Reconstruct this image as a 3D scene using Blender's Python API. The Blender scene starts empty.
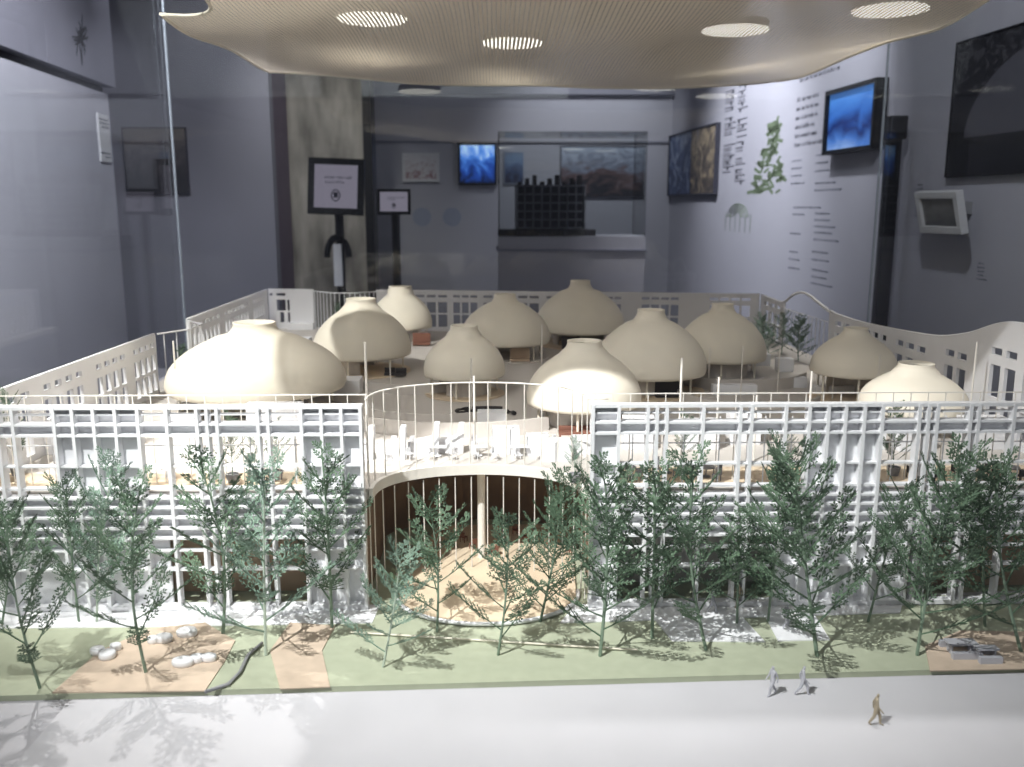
import bpy, bmesh, math, random
from mathutils import Vector, Matrix
C = bpy.context.scene.collection
PI = math.pi
rnd = random.Random(7)

# ---------------------------------------------------------------- camera, world, lights, exposure
EYE = Vector((0, 0, .54)); FPX = 905.0
YAW, PITCH = math.radians(1.08), math.radians(11.1)
FW = Vector((math.sin(YAW)*math.cos(PITCH), math.cos(YAW)*math.cos(PITCH), -math.sin(PITCH)))
RT = Vector((math.cos(YAW), -math.sin(YAW), 0)); UP = RT.cross(FW)
cam_data = bpy.data.cameras.new('camera'); cam = bpy.data.objects.new('camera', cam_data); C.objects.link(cam)
cam_data.sensor_width = 36; cam_data.lens = FPX/1024*36; cam_data.clip_start = .02; cam_data.clip_end = 50
cam.matrix_world = Matrix(((RT.x, UP.x, -FW.x, EYE.x), (RT.y, UP.y, -FW.y, EYE.y), (RT.z, UP.z, -FW.z, EYE.z), (0, 0, 0, 1)))
cam_data.dof.use_dof = True; cam_data.dof.focus_distance = 1.32; cam_data.dof.aperture_fstop = 6.0
sc = bpy.context.scene; sc.camera = cam
sc.view_settings.view_transform = 'Standard'; sc.view_settings.look = 'None'
sc.view_settings.exposure = 0.0; sc.view_settings.gamma = 1.0; sc.view_settings.use_curve_mapping = False
w = bpy.data.worlds.new('world'); sc.world = w; w.use_nodes = True
w.node_tree.nodes['Background'].inputs[0].default_value = (.62, .66, .85, 1)
w.node_tree.nodes['Background'].inputs[1].default_value = .08

def spot(name, loc, to, power, deg, blend=.4, col=(1, 1, 1), size=.02):
    d = bpy.data.lights.new(name, 'SPOT'); d.energy = power; d.spot_size = math.radians(deg); d.spot_blend = blend
    d.color = col; d.shadow_soft_size = size
    o = bpy.data.objects.new(name, d); C.objects.link(o); o.location = loc
    o.rotation_euler = (Vector(to)-Vector(loc)).to_track_quat('-Z', 'Y').to_euler(); return o
def area(name, loc, to, power, sx, sy, col=(1, 1, 1)):
    d = bpy.data.lights.new(name, 'AREA'); d.shape = 'RECTANGLE'; d.size = sx; d.size_y = sy; d.energy = power; d.color = col
    o = bpy.data.objects.new(name, d); C.objects.link(o); o.location = loc
    o.rotation_euler = (Vector(to)-Vector(loc)).to_track_quat('-Z', 'Y').to_euler(); return o
# track spots of the gallery: one over the front of the case, one at its back left, two more along the track
spot('spot_front', (-.75, .10, 1.85), (.06, 1.30, .1), 430, 44, 1.0, (1, .98, .96), .014)
spot('spot_left', (-1.10, .66, 1.95), (-.50, 1.75, .2), 230, 46, .6, (1, .98, .93), .014)
spot('spot_back_left', (-1.16, 2.12, 1.95), (-.42, 1.00, .05), 120, 36, .8, (1, .97, .93), .014)
spot('spot_overhead', (.45, 1.02, 2.0), (.42, 1.25, .1), 70, 40, .9, (1, .98, .96), .02)
spot('spot_back_right', (1.25, 2.75, 1.95), (.72, 2.0, .15), 60, 40, .8, (1, .96, .9), .03)
area('ceiling_bounce', (.1, 1.7, 2.02), (.1, 1.8, 0), 4, 2.2, 2.2, (1, .97, .93))
area('front_fill', (-.2, -1.0, 1.7), (0, 1.3, 0.2), 8.5, 1.6, .8, (.92, .95, 1))  # unseen fill light, added to brighten the facade front
COOL = (.94, .93, 1)
spot('wash_right_entry', (.45, 4.6, 2.0), (1.36, 4.9, .70), 190, 76, .9, COOL, .05)
spot('wash_right_text', (.7, 3.6, 2.0), (1.44, 4.0, .95), 90, 66, .9, COOL, .05)
spot('wash_right_near', (.5, 1.6, 2.0), (1.5, 2.9, .6), 75, 60, .9, COOL, .05)
spot('wash_back_photo', (.62, 5.55, 2.0), (.66, 6.5, 1.0), 55, 70, .9, (.94, .95, 1), .05)
spot('wash_back_frames', (-.4, 5.0, 2.0), (-.45, 6.5, .8), 7, 62, .9, (.93, .95, 1), .05)
spot('wash_left', (-.6, 2.2, 2.0), (-1.6, 3.3, .3), 250, 70, .9, COOL, .05)
spot('wash_left_return', (-1.2, 3.7, 2.0), (-1.6, 4.9, .6), 32, 75, .9, COOL, .05)
spot('wash_stone', (-.7, 3.9, 2.0), (-.9, 5.2, .8), 60, 50, .9, (1, .97, .92), .05)

def ray(x, y): return FW + RT*((x-512)/FPX) + UP*((383.5-y)/FPX)
def atz(x, y, z): d = ray(x, y); return EYE + d*((z-EYE.z)/d.z)
def aty(x, y, Y): d = ray(x, y); return EYE + d*(Y/d.y)

# ---------------------------------------------------------------- materials
def mat(name, col, rough=.7, var=.06, scale=40, metal=0, bump=0, spec=.3):
    m = bpy.data.materials.new(name); m.use_nodes = True; nt = m.node_tree; b = nt.nodes['Principled BSDF']
    tc = nt.nodes.new('ShaderNodeTexCoord'); n = nt.nodes.new('ShaderNodeTexNoise'); n.inputs['Scale'].default_value = scale; n.inputs['Detail'].default_value = 4
    nt.links.new(tc.outputs['Object'], n.inputs['Vector'])
    r = nt.nodes.new('ShaderNodeValToRGB'); e = r.color_ramp.elements
    e[0].position = .3; e[1].position = .7
    e[0].color = (*[max(0, c*(1-var)) for c in col], 1); e[1].color = (*[min(1, c*(1+var)) for c in col], 1)
    nt.links.new(n.outputs['Fac'], r.inputs['Fac']); nt.links.new(r.outputs['Color'], b.inputs['Base Color'])
    b.inputs['Roughness'].default_value = rough; b.inputs['Metallic'].default_value = metal
    b.inputs['Specular IOR Level'].default_value = spec
    if bump:
        bp = nt.nodes.new('ShaderNodeBump'); bp.inputs['Strength'].default_value = bump; bp.inputs['Distance'].default_value = .002
        nt.links.new(n.outputs['Fac'], bp.inputs['Height']); nt.links.new(bp.outputs['Normal'], b.inputs['Normal'])
    return m
WHITE = mat('white_card', (.84, .84, .86), .6, .02)
RAILM = mat('ivory_rod', (.84, .80, .74), .6, .02)
CREAM = mat('cream_print', (.86, .80, .68), .65, .03, 30)
DECKW = mat('white_deck', (.61, .57, .53), .7, .03, 8)
WOOD = mat('pale_wood', (.74, .60, .44), .6, .08, 25)
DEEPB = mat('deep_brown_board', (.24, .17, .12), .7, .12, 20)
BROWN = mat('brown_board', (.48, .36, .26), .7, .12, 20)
LAWN = mat('sage_lawn', (.43, .46, .34), .9, .06, 60, bump=.1)
SAND = mat('sand_patch', (.60, .48, .375), .9, .08, 60, bump=.1)
ROAD = mat('white_road', (.60, .59, .62), .7, .03, 12)
PLINTH = mat('plinth_paint', (.50, .49, .52), .6, .03, 5)
LEAF = mat('etched_leaf', (.105, .165, .105), .6, .45, 25)
LEAFP = mat('etched_leaf_pale', (.20, .29, .225), .6, .3, 25)
TRUNK = mat('etched_trunk', (.20, .27, .20), .6, .15, 90)
TRUNKP = mat('pale_trunk', (.46, .53, .44), .6, .1, 90)
GREY = mat('grey_card', (.30, .30, .31), .7, .06)
DARK = mat('dark_card', (.045, .04, .04), .6, .1)
RUST = mat('rust_card', (.22, .10, .07), .7, .1)
FIG = mat('grey_figure', (.46, .46, .50), .7, .05)
FIGT = mat('tan_figure', (.40, .34, .25), .7, .05)
BLACK = mat('black_plastic', (.012, .012, .014), .4, .1)
WALLM = mat('gallery_paint', (.47, .47, .53), .85, .03, 3)
WALLL = mat('gallery_paint_left', (.50, .50, .56), .85, .03, 3)
WALLD = mat('gallery_paint_dark', (.26, .26, .31), .85, .04, 3)
FLOORM = mat('gallery_floor', (.10, .10, .11), .5, .1, 5)
CEILM = mat('gallery_ceiling', (.05, .05, .06), .9, .1, 3)
CONC = mat('raw_concrete', (.27, .255, .23), .9, .6, 6, bump=.6)
_m = CONC.node_tree; _mp = _m.nodes.new('ShaderNodeMapping'); _mp.inputs['Scale'].default_value = (1.6, 1.6, .45)
_tc = [n for n in _m.nodes if n.type == 'TEX_COORD'][0]; _nz = [n for n in _m.nodes if n.type == 'TEX_NOISE'][0]; _nz.inputs['Detail'].default_value = 9
_m.links.new(_tc.outputs['Object'], _mp.inputs[0]); _m.links.new(_mp.outputs[0], _nz.inputs['Vector'])
PURP = mat('purple_edge', (.16, .13, .17), .8, .08, 5)
FRAMEW = mat('white_frame', (.72, .72, .74), .5, .03)
INK = mat('wall_ink', (.06, .06, .08), .8, .1)
INKL = mat('pale_ink', (.17, .18, .22), .8, .1)
GREENP = mat('green_ink', (.16, .21, .13), .8, .2, 30)
PALEB = mat('pale_blue_ink', (.36, .40, .50), .8, .05)
EDGE = mat('polished_edge', (.28, .31, .34), .2, .04, spec=.6)

def glass_mat():
    m = bpy.data.materials.new('case_glass'); m.use_nodes = True; nt = m.node_tree; nt.nodes.clear()
    o = nt.nodes.new('ShaderNodeOutputMaterial'); mx = nt.nodes.new('ShaderNodeMixShader'); t = nt.nodes.new('ShaderNodeBsdfTransparent')
    g = nt.nodes.new('ShaderNodeBsdfGlossy'); g.inputs['Roughness'].default_value = 0.0; f = nt.nodes.new('ShaderNodeFresnel'); f.inputs['IOR'].default_value = 1.45
    t.inputs['Color'].default_value = (.97, .98, .98, 1)
    ge = nt.nodes.new('ShaderNodeNewGeometry'); mr = nt.nodes.new('ShaderNodeMapRange'); mr.inputs['To Min'].default_value = 1.45; mr.inputs['To Max'].default_value = 1/1.45
    nt.links.new(ge.outputs['Backfacing'], mr.inputs['Value']); nt.links.new(mr.outputs[0], f.inputs['IOR'])   # a thin pane: the same reflection on both faces
    nt.links.new(f.outputs[0], mx.inputs[0]); nt.links.new(t.outputs[0], mx.inputs[1]); nt.links.new(g.outputs[0], mx.inputs[2]); nt.links.new(mx.outputs[0], o.inputs[0])
    return m
GLASS = glass_mat()

def canopy_mat():
    m = bpy.data.materials.new('perforated_canopy'); m.use_nodes = True; nt = m.node_tree; nt.nodes.clear(); L = nt.links.new
    o = nt.nodes.new('ShaderNodeOutputMaterial'); tc = nt.nodes.new('ShaderNodeTexCoord'); s = nt.nodes.new('ShaderNodeSeparateXYZ')
    L(tc.outputs['Object'], s.inputs[0])
    def mth(op, a, b=None):
        n = nt.nodes.new('ShaderNodeMath'); n.operation = op
        for i, v in enumerate((a, b)):
            if v is None: continue
            if isinstance(v, (int, float)): n.inputs[i].default_value = v
            else: L(v, n.inputs[i])
        return n.outputs[0]
    k = 2*PI/.012
    a = mth('SINE', mth('MULTIPLY', mth('ADD', s.outputs[0], s.outputs[1]), k*.7)); b = mth('SINE', mth('MULTIPLY', mth('SUBTRACT', s.outputs[0], s.outputs[1]), k*.7))
    hole = mth('GREATER_THAN', mth('MULTIPLY', a, b), .66)
    d = nt.nodes.new('ShaderNodeBsdfDiffuse'); d.inputs[0].default_value = (.82, .74, .63, 1)
    tr = nt.nodes.new('ShaderNodeBsdfTranslucent'); tr.inputs[0].default_value = (.82, .72, .58, 1)
    mx = nt.nodes.new('ShaderNodeMixShader'); mx.inputs[0].default_value = .22; L(d.outputs[0], mx.inputs[1]); L(tr.outputs[0], mx.inputs[2])
    t = nt.nodes.new('ShaderNodeBsdfTransparent'); m2 = nt.nodes.new('ShaderNodeMixShader'); L(hole, m2.inputs[0]); L(mx.outputs[0], m2.inputs[1]); L(t.outputs[0], m2.inputs[2])
    L(m2.outputs[0], o.inputs[0]); return m
CANOPY = canopy_mat()

def emit(name, col, s):
    m = bpy.data.materials.new(name); m.use_nodes = True; nt = m.node_tree; nt.nodes.clear()
    o = nt.nodes.new('ShaderNodeOutputMaterial'); e = nt.nodes.new('ShaderNodeEmission'); e.inputs[0].default_value = (*col, 1); e.inputs[1].default_value = s
    nt.links.new(e.outputs[0], o.inputs[0]); return m
LAMP = emit('lamp_glow', (1, .95, .86), 5)

def picture(name, stops, scale=4, dist=1.5, kind='noise', glow=0, rot=0, mixz=.5, axis=2):
    """a printed or lit picture: a noise or streak pattern mixed with an up-down gradient, through a colour ramp"""
    m = bpy.data.materials.new(name); m.use_nodes = True; nt = m.node_tree; L = nt.links.new; b = nt.nodes['Principled BSDF']
    tc = nt.nodes.new('ShaderNodeTexCoord'); mp = nt.nodes.new('ShaderNodeMapping'); mp.inputs['Rotation'].default_value = (0, rot, 0); L(tc.outputs['Generated'], mp.inputs[0])
    if kind == 'noise':
        n = nt.nodes.new('ShaderNodeTexNoise'); n.inputs['Scale'].default_value = scale; n.inputs['Detail'].default_value = 5; n.inputs['Distortion'].default_value = dist
    else:
        n = nt.nodes.new('ShaderNodeTexWave'); n.inputs['Scale'].default_value = scale; n.inputs['Distortion'].default_value = dist; n.bands_direction = 'X'
    L(mp.outputs[0], n.inputs['Vector'])
    s = nt.nodes.new('ShaderNodeSeparateXYZ'); L(tc.outputs['Generated'], s.inputs[0])
    mx = nt.nodes.new('ShaderNodeMix'); mx.data_type = 'FLOAT'; mx.inputs[0].default_value = mixz; L(n.outputs['Fac'], mx.inputs[2]); L(s.outputs[axis], mx.inputs[3])
    r = nt.nodes.new('ShaderNodeValToRGB'); e = r.color_ramp.elements
    while len(e) < len(stops): e.new(.5)
    for el, (p, c) in zip(e, stops): el.position = p; el.color = (*c, 1)
    L(mx.outputs[0], r.inputs[0]); L(r.outputs[0], b.inputs['Base Color']); b.inputs['Roughness'].default_value = .5
    if glow: L(r.outputs[0], b.inputs['Emission Color']); b.inputs['Emission Strength'].default_value = glow
    return m

# ---------------------------------------------------------------- mesh helpers
class MB:
    def __init__(s): s.bm = bmesh.new()
    def box(s, x0, x1, y0, y1, z0, z1, M=None):
        vs = [s.bm.verts.new((M @ Vector(p)) if M else p) for p in ((x0, y0, z0), (x1, y0, z0), (x1, y1, z0), (x0, y1, z0), (x0, y0, z1), (x1, y0, z1), (x1, y1, z1), (x0, y1, z1))]
        for f in ((3, 2, 1, 0), (4, 5, 6, 7), (0, 1, 5, 4), (1, 2, 6, 5), (2, 3, 7, 6), (3, 0, 4, 7)): s.bm.faces.new([vs[i] for i in f])
        return s
    def tube(s, pts, r0, r1=None, n=6, cap=True):
        r1 = r0 if r1 is None else r1; pts = [Vector(p) for p in pts]; rings = []
        for i, p in enumerate(pts):
            d = (pts[min(i+1, len(pts)-1)]-pts[max(i-1, 0)]).normalized()
            a = d.orthogonal().normalized() if abs(d.z) < .999 else Vector((1, 0, 0)); b = d.cross(a)
            r = r0+(r1-r0)*i/max(1, len(pts)-1)
            rings.append([s.bm.verts.new(p+a*r*math.cos(2*PI*k/n)+b*r*math.sin(2*PI*k/n)) for k in range(n)])
        for A, B in zip(rings, rings[1:]):
            for k in range(n): s.bm.faces.new((A[k], A[(k+1) % n], B[(k+1) % n], B[k]))
        if cap: s.bm.faces.new(rings[0][::-1]); s.bm.faces.new(rings[-1])
        return s
    def lathe(s, prof, n=32, c=(0, 0, 0), sy=1):
        rings = []
        for r, z in prof: rings.append([s.bm.verts.new((c[0]+r*math.cos(2*PI*k/n), c[1]+sy*r*math.sin(2*PI*k/n), c[2]+z)) for k in range(n)])
        for A, B in zip(rings, rings[1:]):
            for k in range(n): s.bm.faces.new((A[k], A[(k+1) % n], B[(k+1) % n], B[k]))
        return rings
    def disc(s, r, z0, z1, n=32, c=(0, 0), sy=1):
        R = s.lathe([(r, z0), (r, z1)], n, (c[0], c[1], 0), sy); s.bm.faces.new(R[0][::-1]); s.bm.faces.new(R[1]); return s
    def prism(s, pts, z0, z1, M=None):
        a = [s.bm.verts.new((M @ Vector((x, y, z0))) if M else (x, y, z0)) for x, y in pts]; b = [s.bm.verts.new((M @ Vector((x, y, z1))) if M else (x, y, z1)) for x, y in pts]
        n = len(pts); s.bm.faces.new(a[::-1]); s.bm.faces.new(b)
        for i in range(n): s.bm.faces.new((a[i], a[(i+1) % n], b[(i+1) % n], b[i]))
        return s
    def build(s, name, m, parent=None, smooth=False, bevel=0, loc=None):
        bmesh.ops.recalc_face_normals(s.bm, faces=s.bm.faces)
        me = bpy.data.meshes.new(name); s.bm.to_mesh(me); s.bm.free(); me.materials.append(m)
        if smooth:
            for p in me.polygons: p.use_smooth = True
        o = bpy.data.objects.new(name, me); C.objects.link(o)
        if parent is not None: o.parent = parent
        if loc: o.location = loc
        if bevel:
            b = o.modifiers.new('b', 'BEVEL'); b.width = bevel; b.segments = 2; b.limit_method = 'ANGLE'
        return o
def tag(o, label=None, cat=None, group=None, kind=None):
    for k, v in (('label', label), ('category', cat), ('group', group), ('kind', kind)):
        if v: o[k] = v
    return o
def empty(name, loc, label, cat, group=None, rz=0):
    o = bpy.data.objects.new(name, None); C.objects.link(o); o.location = loc; o.rotation_euler = (0, 0, rz); o.empty_display_size = .02
    return tag(o, label, cat, group)
def children(o): return [c for c in C.objects if c.parent == o]
def dup(root, loc, rz, label, group=None, scale=None, rot=None):
    r = root.copy(); C.objects.link(r); r.location = loc; r.rotation_euler = rot if rot else (0, 0, rz)
    if scale: r.scale = scale
    r['label'] = label
    if group: r['group'] = group
    for ch in children(root):
        c = ch.copy(); C.objects.link(c); c.parent = r
        for g in children(ch):
            d = g.copy(); C.objects.link(d); d.parent = c
    return r

# ================================================================= THE ROOM
ZF = -.96; ZC = 2.10
def struct(o): o['kind'] = 'structure'; return o
struct(MB().box(-3.2, 2.6, -2.0, 6.9, ZF-.05, ZF).build('floor', FLOORM))
struct(MB().box(-3.2, 2.6, -2.0, 6.9, ZC, ZC+.05).build('ceiling', CEILM))
struct(MB().box(-3.2, 2.6, 6.5, 6.6, ZF, ZC).build('wall_back', WALLM))
struct(MB().box(-.9, 1.24, 6.46, 6.5, 1.29, ZC).build('trim_1', WALLD))
struct(MB().box(-.86, 1.23, 6.488, 6.5, .97, .982).build('trim_2', WALLD))
# right wall runs from the back corner towards the camera, slightly off square
RC = Vector((1.239, 6.5, 0)); RD = Vector((.06976, -.99756, 0)); RN = Vector((-RD.y, RD.x, 0))*-1   # RN points into the room
MR = Matrix(((RD.x, RN.x, 0, RC.x), (RD.y, RN.y, 0, RC.y), (0, 0, 1, 0), (0, 0, 0, 1)))                # u along the wall, v into the room, z up
struct(MB().box(-.02, 8.3, -.1, 0, ZF, ZC, MR).build('wall_right', WALLM))
def onright(x, y):
    d = ray(x, y); n = RN; t = (n.dot(RC-Vector((EYE.x, EYE.y, 0))))/(n.x*d.x+n.y*d.y); P = EYE+d*t
    return (P-RC).dot(RD), P.z
# left side: near wall with an upper board, return wall, stone panel
LC = Vector((-1.625, 4.0, 0)); LD = Vector((.0698, -.99756, 0)); LN = Vector((.99756, .0698, 0))
ML = Matrix(((LD.x, LN.x, 0, LC.x), (LD.y, LN.y, 0, LC.y), (0, 0, 1, 0), (0, 0, 0, 1)))
struct(MB().box(0, 5.8, -.16, 0, ZF, 1.0, ML).build('wall_left', WALLL))
struct(MB().box(-.03, .66, -.16, .025, 1.03, ZC, ML).box(.664, 5.8, -.16, .025, 1.03, ZC, ML).build('wall_left_upper', WALLD))
struct(MB().box(0, 5.8, -.16, -.02, 1.0, 1.03, ML).build('painted_gap_shade', BLACK))  # black put into the gap below the upper board as its shade
struct(MB().box(-3.2, -1.165, 4.9, 4.98, ZF, ZC).build('wall_left_return', WALLD))
struct(MB().box(-1.255, -1.165, 4.98, 5.30, ZF, ZC).build('wall_left_return_end', PURP))
struct(MB().box(-1.23, -.74, 5.3, 5.4, ZF, ZC).build('wall_stone', CONC))
struct(MB().box(-.74, -.69, 5.28, 5.44, ZF, ZC).build('trim_4', BLACK))

# ---- things on the back wall
def wall_thing(name, label, cat, x0, x1, z0, z1, y, depth, frame_m, face_m, b=.012, facename='print'):
    t = empty(name, ((x0+x1)/2, y, z0), label, cat); X = (x1-x0)/2; H = z1-z0
    m = MB(); m.box(-X, X, -depth, 0, 0, b).box(-X, X, -depth, 0, H-b, H).box(-X, -X+b, -depth, 0, b, H-b).box(X-b, X, -depth, 0, b, H-b)
    m.build('frame', frame_m, t)
    MB().box(-X+b, X-b, -depth*.75, -.001, b, H-b).build(facename, face_m, t); return t
wall_thing('framed_drawing', 'white framed drawing on the back wall left of the lit monitor', 'picture', -.64, -.385, .705, .90, 6.5, .03, FRAMEW,
           picture('sketch_print', [(.38, (.35, .20, .22)), (.5, (.72, .70, .72)), (.62, (.72, .72, .75)), (1, (.6, .6, .66))], 7, 2, mixz=.15), .02)
wall_thing('monitor', 'square black monitor glowing blue on the back wall', 'screen', -.253, .017, .684, .969, 6.5, .04, BLACK,
           picture('monitor_image', [(.28, (.002, .006, .03)), (.45, (.01, .05, .28)), (.6, (.06, .20, .62)), (.75, (.45, .65, .95)), (1, (.02, .06, .3))], 1.6, 2.5, 'noise', 1.0, .9, .4), .016, 'screen_image')
wall_thing('small_poster', 'small blue poster on the back wall just right of the lit monitor', 'poster', .065, .205, .69, .91, 6.5, .012, PALEB,
           picture('poster_print', [(.3, (.05, .05, .09)), (.5, (.10, .16, .32)), (.65, (.25, .36, .55)), (.9, (.30, .34, .42))], 4, 1, mixz=.5), .006)
wall_thing('wide_photograph', 'wide photograph of a street and building, centre of the back wall', 'photograph', .46, 1.045, .60, .95, 6.5, .015, INK,
           picture('street_print', [(.34, (.03, .03, .04)), (.47, (.16, .10, .10)), (.56, (.24, .27, .36)), (.7, (.50, .56, .68)), (1, (.30, .36, .46))], 5, 1.5, mixz=.42), .006)
for i, px in enumerate((422, 452)):
    p = aty(px, 217, 6.5); m = MB(); m.prism([(.065*math.cos(a*PI/16), .065*math.sin(a*PI/16)) for a in range(32)], 0, .003, Matrix.Translation((p.x, 6.5, p.z)) @ Matrix.Rotation(PI/2, 4, 'X'))
    tag(m.build('round_decal', PALEB), ['pale blue round decal under the white framed drawing', 'pale blue round decal below the lit monitor, right of its twin'][i], 'decal')

# ---- small text on walls: pseudo letters too small and blurred to read
def text_rows(mb, rows, u0, z0, dz, h, M, width, seed, shear=0, v0=.0006, skip=.12):
    r = random.Random(seed)
    for i in range(rows):
        u = u0+(r.random()*.006); end = u0+width*(1 if i < rows-1 else .55)*(.9+.1*r.random()); z = z0-i*dz
        while u < end:
            word = r.randint(2, 8)
            for k in range(word):
                lw = h*.42
                mb.box(u, u+lw*.3, 0, v0, z, z+h*(1 if r.random() < .3 else .7), M)
                if r.random() < .7: zz = z+h*.62*r.random(); mb.box(u, u+lw*.85, 0, v0, zz, zz+h*.16, M)
                if r.random() < .5: mb.box(u+lw*.6, u+lw*.85, 0, v0, z, z+h*.66, M)
                u += lw*1.15
            u += h*.5
    return mb
# ---- things on the right wall
def right_panel(name, label, cat, pxs, depth, frame_m, faces, b=.012):
    (xa, ya), (xb, yb) = pxs; ua, za = onright(xa, ya); ub, zb = onright(xb, yb)
    t = empty(name, MR @ Vector(((ua+ub)/2, 0, zb)), label, cat); t.rotation_euler = (0, 0, math.atan2(RD.y, RD.x)); X = (ub-ua)/2; H = za-zb
    # local x runs along the wall towards the camera, local y points out of the room
    m = MB(); m.box(-X, X, -depth, 0, 0, b).box(-X, X, -depth, 0, H-b, H).box(-X, -X+b, -depth, 0, b, H-b).box(X-b, X, -depth, 0, b, H-b); m.build('frame', frame_m, t)
    n = len(faces)
    for i, (nm, fm) in enumerate(faces): MB().box(-X+b+(2*X-2*b)*i/n, -X+b+(2*X-2*b)*(i+1)/n-(.012 if i < n-1 else 0), -depth*.7, -.001, b, H-b).build(nm, fm, t)
    return t
right_panel('photograph_pair', 'pair of blue and tan photographs at the far end of the right wall', 'photograph', ((673, 136), (718, 194)), .03, INK,
            [('print', picture('blue_swirl_print', [(.3, (.02, .03, .07)), (.5, (.08, .12, .25)), (.65, (.35, .42, .55)), (1, (.1, .15, .3))], 2.2, 3, 'noise', 0, 1.2, .15)),
             ('print', picture('timber_print', [(.3, (.03, .03, .04)), (.5, (.16, .13, .10)), (.62, (.50, .40, .26)), (.8, (.06, .10, .24))], 2.5, 3, 'noise', 0, .6, .15))], .008)
right_panel('wall_screen', 'blue lit screen on the right wall beside the black post', 'screen', ((837, 92), (884, 149)), .05, BLACK,
            [('screen_image', picture('blue_screen_image', [(.16, (.22, .34, .6)), (.30, (.05, .15, .45)), (.42, (.006, .02, .12)), (.55, (.03, .12, .42)), (.72, (.06, .2, .55)), (1, (.01, .04, .2))], 2.2, 1, 'noise', .75, 0, .6))], .016)
right_panel('large_photograph', 'large dark photograph of a vaulted hall near the right edge', 'photograph', ((962, 43), (1075, 171)), .02, BLACK,
            [('print', picture('hall_print', [(.25, (.008, .008, .01)), (.6, (.016, .016, .02)), (.66, (.07, .07, .08)), (1, (.012, .012, .015))], 14, 1, 'noise', 0, 0, .25))], .004)
_big = [o for o in C.objects if o.get('label', '').startswith('large dark photograph')][0]
_zb = onright(962, 171)[1]; _h = onright(962, 43)[1]-_zb; _X = (onright(1075, 171)[0]-onright(962, 43)[0])/2
vp = [(-_X*.72, _h*.30)]+[(-_X*.72+_X*1.7*(1-math.cos(PI*.5*k/14)), _h*.30+_h*.66*math.sin(PI*.5*k/14)) for k in range(15)]+[(_X*.985, _h*.96), (_X*.985, _h*.30)]
MB().prism(vp, 0, .0005, Matrix.Translation((0, -.0141, 0)) @ Matrix.Rotation(PI/2, 4, 'X')).build('printed_vault', picture('vault_print', [(.3, (.10, .10, .12)), (.45, (.20, .21, .24)), (1, (.26, .27, .31))], 3, .5, 'noise', 0, 0, .6, 1), _big)
def wall_text(name, label, blocks, m=INK, cat='wall text'):
    t = None
    for (px, py, pw, rows, rdz, h) in blocks:
        u0, z0 = onright(px, py); u1, _ = onright(px+pw, py)
        if t is None: t = empty(name, MR @ Vector((u0, 0, z0)), label, cat); MT = Matrix.Translation(-t.location) @ MR
        for i in range(rows): text_rows(MB_ := MB(), 1, u0, z0-h-i*rdz, rdz, h, MT, (u1-u0)*(1 if i < rows-1 else 1.3), px*7+py+i); MB_.build('text_line', m, t)
    return t
wall_text('wall_text', 'large dark paragraph at the top of the right wall left of the blue screen', [(797, 98, 42, 6, .040, .020), (800, 78, 66, 1, .04, .02)])
wall_text('wall_text', 'two column list of small text below the paragraph on the right wall',
          [(792, 160, 18, 4, .034, .010), (816, 154, 20, 3, .034, .010), (815, 182, 36, 2, .03, .010), (793, 206, 40, 1, .03, .011), (792, 213, 16, 1, .03, .010), (815, 212, 30, 3, .028, .010), (790, 232, 14, 1, .03, .010), (814, 231, 34, 2, .03, .010),
           (789, 250, 16, 2, .034, .010), (812, 250, 26, 2, .034, .010), (788, 266, 16, 1, .03, .010), (812, 268, 30, 3, .03, .010)], INKL)
# vertical title: two columns of turned lettering
def turned_text(name, label, px, y0, y1, h, m, seed):
    r = random.Random(seed); u, z = onright(px, y0); _, ze = onright(px, y1); t = empty(name, MR @ Vector((u, 0, z)), label, 'wall text'); MT = Matrix.Translation(-t.location) @ MR
    while z > ze:
        mb = MB()
        for k in range(r.randint(3, 6)):
            s = .026; mb.box(u, u+h*(.7+.3*(r.random() < .4)), 0, .0006, z-s*.25, z, MT)
            if r.random() < .8: q = r.random()*h*.6; mb.box(u+q, u+q+h*.18, 0, .0006, z-s*.85, z, MT)
            if r.random() < .5: mb.box(u, u+h*.7, 0, .0006, z-s*.85, z-s*.65, MT)
            z -= s*1.15
        mb.build('lettering', m, t); z -= .028
    return t
turned_text('vertical_title', 'far column of turned title lettering on the right wall', 726, 92, 182, .20, INK, 3)
turned_text('vertical_title', 'second column of turned title lettering, nearer the leaf drawing', 739, 86, 160, .16, INK, 5)
# leaf drawing: a tall sprig narrowing upwards
mb = MB(); r = random.Random(4)
u0, z0 = onright(764, 192); _, z1 = onright(772, 120)
for i in range(90):
    t = r.random()**1.3; z = z0+(z1-z0)*t; half = .20*(1-t)+.035
    u = u0+.03+.07*t+r.uniform(-half, half); a = r.random()*PI; s = .014+.014*r.random()
    M = MR @ Matrix.Translation((u, 0, z)) @ Matrix.Diagonal((2.2, 1, 1, 1)) @ Matrix.Rotation(a, 4, 'Y')
    mb.box(-s, s, 0, .0008, -s*.35, s*.35, M)
tag(mb.build('leaf_drawing', GREENP), 'green leafy sprig drawing on the right wall between title and list', 'drawing')
mb = MB(); u0, z0 = onright(732, 226); u1, z1 = onright(744, 190)
for k in range(4):
    R = (u1-u0)*1.0*(1-.2*k)
    mb.tube([MR @ Vector(((u0+u1)/2+R*math.cos(a*PI/12), .001, z0+.05+R*.42*math.sin(a*PI/12))) for a in range(13)], .003)
for k in range(6):
    u = u0-.12+(u1-u0+.24)*k/5; mb.box(u, u+.008, 0, .001, z0-.03, z0+.07, MR)
tag(mb.build('arch_drawing', GREENP), 'faint arched pavilion drawing low on the right wall under the title', 'drawing')
t = wall_text('wall_label', 'small faint text label on the right wall beside the white tilted frame', [(917, 184, 12, 9, .013, .006)], INKL, 'label')
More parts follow.
